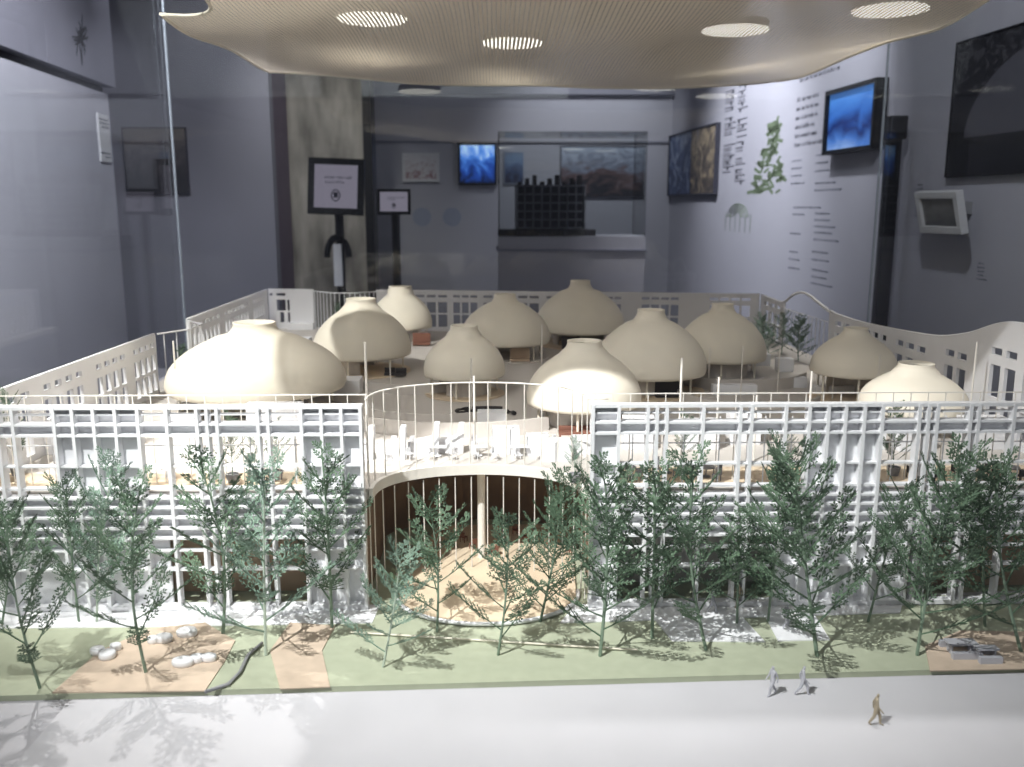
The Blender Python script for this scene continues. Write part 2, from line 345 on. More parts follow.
t = wall_text('wall_label', 'tiny text label on the right wall below the white tilted frame', [(978, 262, 11, 5, .012, .006)], INKL, 'label')
# white tilted frame standing out from the right wall
u0, za = onright(948, 185); u1, zb = onright(988, 228)
t = empty('tilted_frame', MR @ Vector(((u0+u1)/2, .0, zb)), 'white box frame tilted forward from the right wall under the dark photograph', 'picture')
t.rotation_euler = (0, 0, math.atan2(RD.y, RD.x)); X = (u1-u0)/2; H = za-zb; T = Matrix.Rotation(math.radians(14), 4, 'X')
m = MB(); b = .022
for q in ((-X, X, 0, b), (-X, X, H-b, H), (-X, -X+b, b, H-b), (X-b, X, b, H-b)): m.box(q[0], q[1], -.085, -.06, q[2], q[3], T)
m.build('frame', FRAMEW, t, bevel=.002)
MB().box(-X+b, X-b, -.075, -.055, b, H-b, T).build('print', picture('grey_print', [(.3, (.12, .12, .12)), (.7, (.30, .29, .28))], 3, .5), t)
MB().box(-.03, .03, -.06, 0, H*.3, H*.6).build('bracket', GREY, t)
# black post with a head beside the screen
p = aty(889, 200, 3.25); t = empty('post_stand', (p.x, 3.25, ZF), 'tall black post stand beside the blue wall screen', 'stand')
H = aty(889, 116, 3.25).z-ZF
MB().box(-.12, .045, -.10, .10, 0, .02).build('base_plate', BLACK, t, bevel=.004)
MB().box(-.022, .022, -.02, .02, .02, H-.02).build('pole', BLACK, t)
MB().box(-.03, .035, -.03, .03, H-.08, H).build('head', BLACK, t, bevel=.006)

# ---- left wall things
u0 = .62
mb = MB(); r = random.Random(9)
for i in range(34):
    a = r.uniform(0, 2*PI); L = r.uniform(.03, .09); q = ML @ Matrix.Translation((.33+r.uniform(-.02, .02), .0255, 1.17+r.uniform(-.02, .02))) @ Matrix.Rotation(a, 4, 'Y')
    mb.box(0, L, 0, .001, -.003, .003, q)
tag(mb.build('ink_drawing', BLACK), 'black spiky ink drawing on the upper board of the left wall', 'drawing')
t = empty('wall_notice', ML @ Vector((.10, 0, .72)), 'small white notice card at the far end of the left wall', 'notice'); t.rotation_euler = (0, 0, math.atan2(LD.y, LD.x))
MB().box(-.06, .06, 0, .008, 0, .19).build('card', FRAMEW, t)
for q, zz, sd in ((3, .165, 3), (2, .03, 4)): text_rows(mb := MB(), q, -.05, zz, .015, .010, Matrix.Translation((0, .008, 0)), .09, sd); mb.build('printed_lines', INK, t)
wall_thing('dim_photograph', 'dim dark photograph on the return wall behind the left glass edge', 'photograph', -1.93, -1.60, .60, .94, 4.9, .015, INK,
           picture('dim_print', [(.35, (.04, .04, .05)), (.55, (.10, .09, .10)), (.7, (.18, .16, .16))], 3, 2), .006)

# ---- tablets on stands
def tablet_stand(x0, x1, z0, z1, Y, label, tilt, emblem):
    cx = (x0+x1)/2; t = empty('tablet_stand', (cx, Y, ZF), label, 'tablet stand'); h = z1-z0; X = (x1-x0)/2
    MB().disc(.10, 0, .015, 28).build('base_plate', BLACK, t)
    MB().tube([(0, .05, .015), (0, .05, z0-ZF+h*.5)], .020).build('pole', BLACK, t)
    T = Matrix.Translation((0, 0, z0-ZF+h/2)) @ Matrix.Rotation(math.radians(tilt), 4, 'Y') @ Matrix.Rotation(math.radians(-8), 4, 'X'); b = h*.115
    m = MB(); m.box(-X, X, -.012, .012, -h/2, -h/2+b, T).box(-X, X, -.012, .012, h/2-b, h/2, T).box(-X, -X+b, -.012, .012, -h/2+b, h/2-b, T).box(X-b, X, -.012, .012, -h/2+b, h/2-b, T)
    hous = m.build('housing', BLACK, t, bevel=.003)
    MB().box(-X+b, X-b, -.008, .010, -h/2+b, h/2-b, T).build('screen_image', emit('tablet_glow', (.33, .30, .38), .62), t)
    mb = MB(); Tm = T @ Matrix.Translation((0, -.0085, 0))
    text_rows(mb, 2, -X*.42, h*.14, h*.085, h*.05, Tm, X*.85, 11)
    if emblem: mb.tube([Tm @ Vector((h*.075*math.cos(a*PI/8), 0, -h*.16+h*.1*math.sin(a*PI/8))) for a in range(17)], h*.012); mb.box(-h*.04, h*.04, 0, .0006, -h*.2, -h*.1, Tm)
    mb.build('screen_text', INK, t)
    return t
a = tablet_stand(-.842, -.590, .500, .751, 4.2, 'large black framed tablet on a stand before the stone wall panel', 2, True)
MB().tube([(-.05+.05*(1-math.cos(k*PI/10)), -.02, .0+1.27+.09*math.sin(k*PI/10)) for k in range(11)], .016).build('handle_loop', BLACK, a)
MB().box(-.018, .018, -.035, -.005, 1.14, 1.33).build('card_holder', FRAMEW, a)
tablet_stand(-.545, -.39, .50, .617, 4.3, 'small black framed tablet on a thin stand, right of the larger tablet', 0, True)

# ---- second model on a white plinth under its own glass
t = empty('exhibit_plinth', (.42, 5.2, ZF), 'grey white plinth with a glass hood in the middle of the back room', 'plinth')
MB().box(-.40, .40, -.22, .22, 0, .375-ZF).build('body', mat('plinth_white', (.42, .41, .44), .6, .02), t)
MB().box(-.41, .41, -.23, .23, .30-ZF, .308-ZF).build('painted_groove_shade', WALLD, t)  # raised dark band; its colour stands in for the shade of a groove
g = MB(); Hh = .375-ZF
for q in ((-.40, .40, -.22, -.214), (-.40, .40, .214, .22), (-.40, -.394, -.214, .214), (.394, .40, -.214, .214)): g.box(q[0], q[1], q[2], q[3], Hh, Hh+.55)
g.box(-.40, .40, -.22, .22, Hh+.55, Hh+.556)
tag(g.build('glass_hood', GLASS, None, loc=(.42, 5.2, ZF)), 'clear glass hood over the dark building model in the back room', 'glass hood')
t = empty('building_model', (.30, 5.2, .375), 'dark gridded block building model on the plinth in the back room', 'model')
MB().prism([(.27*math.cos(k*PI/10)*(1+.1*math.sin(3*k)), .15*math.sin(k*PI/10)*(1+.1*math.cos(2*k))) for k in range(20)], 0, .035).build('landscape_base', DARK, t)
MB().box(-.17, .19, -.08, .09, .035, .28).build('core', mat('model_core', (.03, .03, .035), .5, .2), t)
m = MB()
for k in range(6): m.box(-.185, .205, -.092, .10, .04+k*.046, .048+k*.046)
for k in range(9): x = -.18+k*.0475; m.box(x-.004, x+.004, -.09, .095, .04, .28)
m.build('frame_grid', mat('model_grid', (.24, .24, .26), .5, .1), t)
m = MB()
for k in range(9): x = -.17+.042*k; m.box(x, x+.022, -.04, .05, .28, .28+.018*(1+k % 3))
m.build('roof_units', DARK, t)

# ================================================================= THE DISPLAY CASE
CX0, CX1, CY0, CY1 = -1.06, 1.29, .36, 3.06
t = empty('display_plinth', ((CX0+CX1)/2, (CY0+CY1)/2, ZF), 'wide grey plinth carrying the white model under glass', 'plinth')
X, Y = (CX1-CX0)/2, (CY1-CY0)/2
MB().box(-X-.02, X+.02, -Y-.02, Y+.02, .08, -.006-ZF).build('body', PLINTH, t)
MB().box(-X+.05, X-.05, -Y+.05, Y-.05, 0, .08).build('kick_base', DARK, t)
GZ0, GZ1 = -.006, 1.5
case = empty('glass_case', ((CX0+CX1)/2, (CY0+CY1)/2, -.006), 'tall clear glass case standing over the white model', 'glass case'); CL = Vector(case.location)
for nm, lab, q in (('back', 'tall clear glass pane at the back of the case', (CX0+.011, CX1-.011, CY1-.008, CY1)), ('left', 'tall clear glass pane on the left side of the case', (CX0, CX0+.008, CY0, CY1)),
                   ('right', 'tall clear glass pane on the right side of the case', (CX1-.008, CX1, CY0, CY1)), ('front', 'clear glass pane at the front of the case, nearest the viewer', (CX0+.011, CX1-.011, CY0, CY0+.008))):
    MB().box(q[0]-CL.x, q[1]-CL.x, q[2]-CL.y, q[3]-CL.y, 0, GZ1).build('glass_pane', GLASS, case)
for lab, x, y in (('polished vertical glass corner of the case, back left', CX0+.0145, CY1-.004), ('polished vertical glass corner of the case, back right', CX1-.0145, CY1-.004)):
    MB().box(x-.003-CL.x, x+.003-CL.x, y-.0035-CL.y, y+.0035-CL.y, 0, GZ1).build('glass_corner', EDGE, case)['label'] = lab

# canopy lifted above the model
def zback(x):
    P = [(-.70, .918), (-.56, .909), (-.22, .889), (.27, .873), (.87, .889), (1.0, .90)]
    for (a, za), (b, zb) in zip(P, P[1:]):
        if x <= b: return za+(zb-za)*max(0, (x-a))/(b-a)
    return P[-1][1]
def xl(y):
    x = -.655+.012*math.sin(y*5); d = (y-1.70)/.20
    return x if abs(d) >= 1 else x+.125*math.sqrt(1-d**4)
def xr(y):
    P = [(.8, .85), (1.7, .885), (1.97, .915), (2.3, .91), (2.5, .875), (2.62, .85), (2.70, .80), (2.73, .72)]
    for (a, za), (b, zb) in zip(P, P[1:]):
        if y <= b: return za+(zb-za)*max(0, y-a)/(b-a)
    return P[-1][1]
def zcan(x, y):
    e = min(1, max(0, (2.72-y)/.15))
    return zback(x)+e*(.016*math.sin(x*7.5+y*3.2)*math.sin(y*5.5+x*1.2+.6)+.006)+.01*math.sin(x*9)*(1-e)*.4
def yfront(x): f = min(1, max(0, (x+.43)/.22)); return .845+.095*f*f*(3-2*f)  # front edge out of view, shaped to place the canopy's shade on the deck
def yw(x, y): return y+(yfront(x)-.845)*max(0, 1-(y-.845)/.4)
mb = MB(); ys = sorted({round(.845+1.88*i/100, 4) for i in range(101)} | {1.5001+.4*i/60 for i in range(61)}); NX = 60; rows = []
for y in ys: a, b = xl(y), xr(y); rows.append([mb.bm.verts.new((a+(b-a)*k/NX, yw(a+(b-a)*k/NX, y), zcan(a+(b-a)*k/NX, y))) for k in range(NX+1)])
for A, B in zip(rows, rows[1:]):
    for k in range(NX): mb.bm.faces.new((A[k], A[k+1], B[k+1], B[k]))
t = empty('lattice_canopy', (0, 0, 0), 'large beige perforated canopy with wavy edges hanging above the model', 'canopy')
mb.build('sheet', CANOPY, t, True)
rim = MB(); pts = [(xl(y), y, zcan(xl(y), y)) for y in ys] + [(xl(ys[-1])+(xr(ys[-1])-xl(ys[-1]))*k/40, ys[-1], zcan(xl(ys[-1])+(xr(ys[-1])-xl(ys[-1]))*k/40, ys[-1])) for k in range(1, 41)] + [(xr(y), y, zcan(xr(y), y)) for y in reversed(ys)]
rim.tube(pts, .0035, n=6); rim.build('rim', CREAM, t, True)
for (x, y) in ((-.45, 1.3), (.7, 1.3), (-.45, 2.4), (.7, 2.4)): MB().tube([(x, y, zcan(x, y)), (x, y, ZC)], .0012, n=5).build('hanging_wire', EDGE, t)
for i, (px, py, lab) in enumerate(((372, 20, 'round glowing lamp above the canopy, leftmost of the four'), (512, 44, 'round glowing lamp above the middle of the canopy'), (735, 31, 'round glowing lamp above the right half of the canopy'), (890, 11, 'round glowing lamp above the right edge of the canopy'))):
    p = atz(px, py, .985); t = empty('disc_lamp', p, lab, 'lamp', 'disc lamps above the canopy')
    MB().disc(.085, .0, .003, 32).build('diffuser', LAMP, t)
    MB().disc(.085, .003, .022, 32).build('housing', GREY, t)
    MB().tube([(0, 0, .022), (0, 0, ZC-p.z)], .002, n=5).build('cord', BLACK, t)

# ================================================================= MODEL GROUND
ZG = .004
tag(MB().prism([(-.475, .37), (1.2, .37), (1.2, .99), (-.475, .93)], -.006, -.0002).build('road_sheet', ROAD), 'white road sheet in front of the lawn where the three figures walk', 'road')
def gline(x): return .941+(x+.502)*(.981-.941)/1.13     # front edge of the model base
tag(MB().prism([(-.80, gline(-.80)), (.98, gline(.98)), (.98, 2.75), (-.80, 2.9)], -.0058, .001).build('base_board', LAWN), 'sage green base board of the model with a straight front edge', 'base board')
def patch(name, pts, m, label, z1=.0025, cat='ground patch'): return tag(MB().prism(pts, .001, z1).build(name, m), label, cat)
def px_poly(pp, z=.003): return [(p.x, p.y) for p in (atz(a, b, z) for a, b in pp)]
patch('sand_patch', px_poly([(52, 692), (205, 690), (225, 660), (235, 640), (205, 622), (150, 628), (100, 650)]), SAND, 'sandy patch at the left front with white pebble benches')
patch('sand_patch', px_poly([(280, 688), (330, 686), (322, 650), (335, 625), (290, 622), (270, 650)]), SAND, 'narrow sandy path beside the striped green verge, left of the entry')
patch('sand_patch', px_poly([(930, 670), (1080, 667), (1080, 632), (960, 630), (925, 645)]), SAND, 'sandy patch at the right front corner of the base')
patch('paved_strip', px_poly([(-60, 628), (150, 626), (372, 622), (380, 604), (-60, 600)]), WHITE, 'white paved strip along the left half of the facade', .0021, 'paving')
patch('paved_strip', px_poly([(560, 622), (900, 612), (905, 594), (1090, 594), (1090, 588), (575, 604)]), WHITE, 'white paved strip along the right half of the facade', .0021, 'paving')
patch('paved_path', px_poly([(672, 640), (765, 641), (740, 614), (655, 619)]), WHITE, 'white path crossing the lawn between two tree trunks right of the entry', .0027, 'paving')
patch('paved_path', px_poly([(778, 640), (830, 639), (812, 610), (764, 613)]), WHITE, 'white path across the lawn beside the broad tree', .0027, 'paving')
m = MB()
for k in range(40): p = [atz(350+7.2*k+j*7.2, 632+18*((k+j)/40) - 14*math.sin((k+j)/40*PI)*0, .0042) for j in (0, 1)]; m.tube(p, .0012, n=5)
tag(m.build('lawn_kerb', CREAM), 'thin pale kerb line across the lawn in front of the entry', 'kerb')
m = MB(); m.tube([atz(x, y, .0045) for x, y in ((205, 692), (228, 684), (240, 672), (248, 655), (262, 643))], .0022, n=6)
tag(m.build('curved_kerb', GREY, None, True), 'dark curved kerb edging the sandy patch at the left', 'kerb')

# entry stage
ST = [( .125*math.cos(a)-.012, 1.20-.100*math.sin(a)) for a in [PI*k/20 for k in range(21)]]
tag(MB().prism(ST + [(-.10, 1.47), (.13, 1.47)], .002, .0062).build('entry_stage', WOOD), 'round fronted tan floor running into the arched entry', 'stage')
m = MB(); m.tube([(x*1.03, y-.002 if y < 1.2 else y, .005) for x, y in ST], .003, n=6); tag(m.build('stage_edge', WHITE, None, True), 'white curved step around the tan entry floor', 'step')

# ================================================================= FACADE
YF = 1.150   # front of the fins
YP = 1.164   # panels behind
ZT = .286
fins_left = [-.735, -.69, -.660, -.645, -.625, -.572, -.548, -.521, -.493, -.464, -.427, -.388, -.375, -.362, -.309, -.296, -.253, -.227, -.201, -.176]
fins_right = [.128, .162, .200, .212, .225, .273, .322, .337, .382, .413, .438, .461, .486, .510, .559, .571, .583, .627, .638, .685, .735, .76, .80]
def facade(name, label, fins, solid_up, solid_low):
    x0, x1 = fins[0]-.0025, fins[-1]+.0025
    t = empty(name, ((x0+x1)/2, YP, .0), label, 'facade'); ox, oy = (x0+x1)/2, YP
    def B(m, a, b, c, d, e, f): return m.box(a-ox, b-ox, c-oy, d-oy, e, f)
    m = MB()
    for x in fins: B(m, x-.0021, x+.0021, YF, YP, .002, ZT-.001)
    m.build('vertical_fins', WHITE, t)
    m = MB()
    for z, h, dp in ((.2835, .0045, 0), (.2735, .002, .004), (.261, .003, 0), (.2465, .003, 0), (.204, .0024, .003), (.1735, .003, .003), (.161, .003, 0), (.148, .003, 0), (.134, .003, 0), (.119, .003, 0), (.105, .003, 0), (.0865, .0022, .003), (.060, .0026, .002), (.006, .006, 0)):
        B(m, x0, x1, YF+.0008+dp, YP-.0004, z-h/2, z+h/2)
    m.build('horizontal_fins', WHITE, t)
    m = MB(); B(m, x0, x1, YP, YP+.004, .245, .2625); m.build('spandrel_panel', WHITE, t); m = MB(); B(m, x0, x1, YP, YP+.004, .1045, .1625); m.build('spandrel_panel', WHITE, t)
    for a, b in solid_up:
        for z0, z1 in ((.1625, .245), (.2625, ZT-.002)): B(MB_ := MB(), a, b, YP+.0002, YP+.0038, z0, z1); MB_.build('blank_panel', WHITE, t)
    for a, b in solid_low: B(MB_ := MB(), a, b, YP+.0002, YP+.0038, .002, .1045); MB_.build('blank_panel', WHITE, t)
    # thin second grid inside the glass line
    m = MB()
    for a, b in zip(fins, fins[1:]):
        if b-a < .022: continue
        x = a+(b-a)*.62; B(m, x-.0007, x+.0007, YP+.018, YP+.0195, .166, .262)
    B(m, x0, x1, YP+.018, YP+.0195, .2245, .226); m.build('inner_mullions', WHITE, t)
    # rail above the roof edge
    m = MB(); B(m, x0, x1, YP+.034, YP+.0355, .2895, .291); xx = x0+.01
    while xx < x1: B(m, xx-.0006, xx+.0006, YP+.0342, YP+.0353, .166, .2895); xx += .024
    m.build('roof_rail', RAILM, t)
    return t
facade('facade_screen', 'white gridded facade half left of the arched entry', fins_left, [(-.572, -.464), (-.253, -.176)], [(-.735, -.440), (-.253, -.176)])
facade('facade_screen', 'white gridded facade half right of the arched entry', fins_right, [(.128, .162), (.413, .510), ], [(.128, .162), (.382, .559)])

# upper deck plate with the entry curve cut out of its front
XA, XB, DEP = -.172, .124, .118
def ecurve(n=28, grow=0):
    cx = (XA+XB)/2; hx = (XB-XA)/2+grow
    return [(cx-hx*math.cos(PI*k/n), YP+.006+(DEP+grow)*math.sin(PI*k/n)**.8) for k in range(n+1)]
EC = ecurve()
deck_out = [(-.73, 2.86), (-.73, YP+.006)] + EC + [(.83, YP+.006), (.80, 2.68)]
tag(MB().prism(deck_out, .152, .166).build('upper_deck', DECKW), 'white upper deck plate of the model carrying the domes', 'deck')
tag(MB().prism([(-.725, YP+.012), (-.725, YP+.085), (-.20, YP+.085), (-.177, YP+.012)], .166, .1675).build('deck_boards', WOOD), 'tan wooden strip inside the left half of the facade', 'floor strip')
tag(MB().prism([(.13, YP+.012), (.15, YP+.10), (.81, YP+.10), (.82, YP+.012)], .166, .1675).build('deck_boards', WOOD), 'tan wooden strip inside the right half of the facade', 'floor strip')
t = empty('entry_balcony', ((XA+XB)/2, YP+.006, .0), 'curved white balcony edge with thin railing over the arched entry', 'balcony'); ox, oy = t.location.x, t.location.y
m = MB(); E2 = ecurve(28, -.0012); E3 = ecurve(28, -.007)
m2 = [(x-ox, y-oy) for x, y in E3]; m1 = [(x-ox, y-oy) for x, y in E2]
for (a, b), (c, d) in zip(zip(m1, m1[1:]), zip(m2, m2[1:])): m.prism([a, b, d, c], .1522, .1672)
m.build('edge_fascia', RAILM, t)
m = MB(); m.tube([(x-ox, y-oy, .289) for x, y in EC], .0013, n=6); m.tube([(.124-ox, .0, .289), (.150-ox, 0, .289)], .0011, n=6); m.build('handrail', RAILM, t, True)
ln = [0]
for a, b in zip(EC, EC[1:]): ln.append(ln[-1]+math.dist(a, b))
def along(s):
    for i in range(len(EC)-1):
        if s <= ln[i+1]: f = (s-ln[i])/(ln[i+1]-ln[i]); return (EC[i][0]+f*(EC[i+1][0]-EC[i][0]), EC[i][1]+f*(EC[i+1][1]-EC[i][1]))
    return EC[-1]
for k in range(16):
    x, y = along(ln[-1]*(k+.5)/16); y -= .0032
    MB().tube([(x-ox, y-oy, .166), (x-ox, y-oy, .289)], .0009, n=5).build('railing_rod', RAILM, t)
for k in range(18):
    x, y = along(ln[-1]*(k+.5)/18); y -= .0032
    MB().tube([(x-ox, y-oy, .003), (x-ox, y-oy, .148)], .0009, n=5).build('screen_rod', RAILM, t)

# lower storey inside
tag(MB().box(-.70, -.186, 1.215, 1.221, .002, .151).build('lower_partition', BROWN), 'brown board behind the lower openings of the left facade', 'partition')
tag(MB().box(.14, .40, 1.235, 1.241, .002, .151).build('lower_partition', mat('stone_grey_card', (.62, .60, .57), .7, .04)), 'grey board behind the lower openings right of the entry', 'partition')
tag(MB().box(.56, .80, 1.215, 1.221, .002, .151).build('lower_partition', BROWN), 'brown board behind the lower openings at the right end', 'partition')
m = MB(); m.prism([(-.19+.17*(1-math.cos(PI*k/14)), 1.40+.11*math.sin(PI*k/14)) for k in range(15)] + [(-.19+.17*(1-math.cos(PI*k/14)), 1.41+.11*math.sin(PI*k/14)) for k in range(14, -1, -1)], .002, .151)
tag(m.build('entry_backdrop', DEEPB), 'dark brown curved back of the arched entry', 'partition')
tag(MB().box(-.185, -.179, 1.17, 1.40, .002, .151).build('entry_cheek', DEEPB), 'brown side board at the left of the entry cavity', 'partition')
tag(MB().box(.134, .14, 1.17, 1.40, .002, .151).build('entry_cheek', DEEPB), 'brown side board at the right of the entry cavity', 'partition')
tag(MB().tube([(-.022, 1.325, .006), (-.022, 1.325, .152)], .006, n=14).build('round_column', RAILM), 'single round white column standing inside the arched entry', 'column')

_sp = [(-.12+.028*k+.006*(k % 3), 1.33+.03*((k*3) % 4), k*1.3) for k in range(9)]
CAVITY_SEATS = _sp

# ================================================================= PERIMETER SCREENS
def screen(name, label, A, B, z0, top, holes, th=.006, m=WHITE, nseg=None, rail=None):
    """upright card panel from A to B with rectangular openings (u0,u1,v0,v1 in metres along the length and heights) and a top edge function"""
    A, B = Vector((*A, 0)), Vector((*B, 0)); L = (B-A).length; d = (B-A)/L; n = Vector((-d.y, d.x, 0))
    t = empty(name, A, label, 'perimeter screen'); M = Matrix(((d.x, n.x, 0, 0), (d.y, n.y, 0, 0), (0, 0, 1, 0), (0, 0, 0, 1)))
    us = sorted({0, L} | {min(L, max(0, h[i])) for h in holes for i in (0, 1)} | ({L*k/nseg for k in range(nseg+1)} if nseg else set()))
    us = [u for i, u in enumerate(us) if i == 0 or u-us[i-1] > 1e-5]
    mb = MB()
    for a, b in zip(us, us[1:]):
        c = (a+b)/2; hs = sorted((h[2], h[3]) for h in holes if h[0]-1e-6 <= c <= h[1]+1e-6); z = z0
        for lo, hi in hs:
            if lo > z: mb.box(a, b, 0, th, z, lo, M)
            z = max(z, hi)
        vs = [mb.bm.verts.new(M @ Vector(p)) for p in ((a, 0, z), (b, 0, z), (b, th, z), (a, th, z), (a, 0, top(a)), (b, 0, top(b)), (b, th, top(b)), (a, th, top(a)))]
        for f in ((3, 2, 1, 0), (4, 5, 6, 7), (0, 1, 5, 4), (1, 2, 6, 5), (2, 3, 7, 6), (3, 0, 4, 7)): mb.bm.faces.new([vs[i] for i in f])
    mb.build('panel', m, t)
    mb = MB(); k = 8
    mb.tube([M @ Vector((L*i/(nseg or 4), th/2, top(L*i/(nseg or 4))+.001)) for i in range((nseg or 4)+1)], .0028, n=6); mb.build('coping', m, t, True)
    return t
def bays(u0, u1, n, rows, gap=.25):
    out = []; w_ = (u1-u0)/n
    for k in range(n):
        a, b = u0+w_*(k+gap/2), u0+w_*(k+1-gap/2)
        for lo, hi in rows: out.append((a, b, lo, hi))
    return out
R2 = [(.262, .272), (.176, .212), (.217, .248)]
# left side: front length, railed gap, back length
h = bays(.02, .16, 4, R2, .3)+bays(.19, .33, 4, R2, .4)+bays(.37, .50, 4, R2, .35)+bays(.53, .64, 4, R2, .3)
screen('side_screen', 'left side screen of the model nearest the facade, with slot windows', (-.692, 1.17), (-.682, 1.815), .166, lambda u: .286, h)
h = bays(.02, .24, 7, R2, .35)+bays(.28, .52, 8, R2, .3)+bays(.56, .70, 5, R2, .3)
screen('side_screen', 'left side screen of the model farther back, beyond the railed gap', (-.697, 2.06), (-.700, 2.80), .166, lambda u: .286, h)
# back
BA, BB = Vector((-.700, 2.81, 0)), Vector((.771, 2.62, 0)); BL = (BB-BA).length; bd = (BB-BA)/BL
def bx(px): # length along the back line for a picture column
    d = ray(px, 292); n = Vector((-bd.y, bd.x, 0)); s = n.dot(BA-Vector((0, 0, 0)))/(n.x*d.x+n.y*d.y); return ((d*s)-BA).dot(Vector((bd.x, bd.y, 0)))
def bpt(u): return tuple((BA+bd*u).xy)
RB = [(.268, .276), (.178, .216), (.221, .254)]
u1 = bx(313); h = [(bx(269), bx(272.5), .268, .276), (bx(276), bx(285), .268, .276), (bx(276), bx(285), .222, .256), (bx(279), bx(283), .186, .217), (bx(286.5), bx(289), .222, .256), (bx(286.5), bx(289), .186, .217)]
screen('back_screen', 'white solid end of the back screen at the far left corner', bpt(0), bpt(u1), .166, lambda u: .286, h, nseg=None)
U0 = bx(376); groups = [(392, 412, 2), (414, 448, 3), (452, 478, 3), (482, 540, 5), (545, 600, 4), (606, 622, 2), (641, 680, 4), (709, 752, 4)]
h = []
for a, b, n in groups: h += [(q[0]-U0, q[1]-U0, q[2], q[3]) for q in bays(bx(a), bx(b), n, RB, .2)]
screen('back_screen', 'long white back screen with gridded windows behind the domes', bpt(U0), bpt(BL), .166, lambda u: .286, h)
def rail_gap(name, label, pts, z0, ztop, n):
    t = empty(name, (pts[0][0], pts[0][1], z0), label, 'railing'); P = [Vector((x-pts[0][0], y-pts[0][1], 0)) for x, y in pts]
    MB().tube([p+Vector((0, 0, ztop-z0)) for p in P], .0018, n=6).build('top_rail', WHITE, t)
    d = [0]
    for a, b in zip(P, P[1:]): d.append(d[-1]+(b-a).length)
    for k in range(n):
        s = d[-1]*(k+.5)/n
        for i in range(len(P)-1):
            if s <= d[i+1]: p = P[i]+(P[i+1]-P[i])*((s-d[i])/(d[i+1]-d[i])); break
        MB().tube([p, p+Vector((0, 0, ztop-z0))], .0012, n=5).build('rod', WHITE, t)
    return t
rail_gap('railing', 'short railing closing the gap in the left side screen', [(-.682, 1.825), (-.64, 1.90), (-.64, 1.98), (-.697, 2.05)], .166, .286, 8)
c = [BA+bd*(u1+(U0-u1)*k/8) for k in range(9)]
rail_gap('railing', 'curved railing of thin rods in the back screen, left of the solid wall end', [(p.x, p.y-.06*math.sin(PI*k/8)) for k, p in enumerate(c)], .166, .284, 15)
# right side, wavy top
def ztop_r(Yv):
    P = [(1.163, .34), (1.30, .358), (1.367, .360), (1.427, .354), (1.52, .325), (1.615, .306), (1.76, .297), (1.943, .291), (2.05, .292), (2.108, .296), (2.2, .313), (2.24, .321), (2.285, .324), (2.32, .320), (2.36, .309), (2.425, .284), (2.52, .283), (2.62, .286)]
    for i in range(len(P)-1):
        if Yv <= P[i+1][0]:
            f = (Yv-P[i][0])/(P[i+1][0]-P[i][0]); p0, p1, p2, p3 = P[max(0, i-1)][1], P[i][1], P[i+1][1], P[min(len(P)-1, i+2)][1]
            return p1+.5*f*(p2-p0+f*(2*p0-5*p1+4*p2-p3+f*(3*(p1-p2)+p3-p0)))
    return P[-1][1]
def rxy(Yv): return (.771+(.82-.771)*(2.62-Yv)/(2.62-1.163), Yv)
h = bays(.03, .17, 3, [(.262, .272), (.176, .212), (.217, .248)], .3)
screen('side_screen', 'short right side screen at the far right corner of the model', rxy(2.61), rxy(2.42), .166, lambda u: ztop_r(2.61-u), h, nseg=6)
h = []
for a, b, n, z in ((.03, .12, 2, 0), (.15, .30, 4, .0), (.33, .46, 3, 0), (.52, .60, 2, .01), (.66, .74, 2, .035), (.75, .82, 2, .045), (.85, .92, 2, .04)):
    h += bays(a, b, n, [(.268+z, .280+z), (.180, .212+z*.3), (.220+z*.4, .252+z)], .28)
screen('side_screen', 'long right side screen with a wavy top edge and windows', rxy(2.11), rxy(1.17), .166, lambda u: ztop_r(2.11-u), h, nseg=40)
t = empty('arched_railing', (*rxy(2.42), .166), 'railing under a humped wavy rail in the right side of the model', 'railing')
ys_ = [2.42-.31*k/24 for k in range(25)]; P0 = rxy(2.42)
MB().tube([(rxy(y)[0]-P0[0], y-P0[1], ztop_r(y)-.166) for y in ys_], .0035, n=6).build('top_rail', WHITE, t, True)
MB().tube([(rxy(y)[0]-P0[0], y-P0[1], .270-.166) for y in ys_], .0012, n=6).build('mid_rail', WHITE, t, True)
for y in ys_[2:-1:2]: MB().tube([(rxy(y)[0]-P0[0], y-P0[1], 0), (rxy(y)[0]-P0[0], y-P0[1], .104)], .0010, n=5).build('rod', WHITE, t)

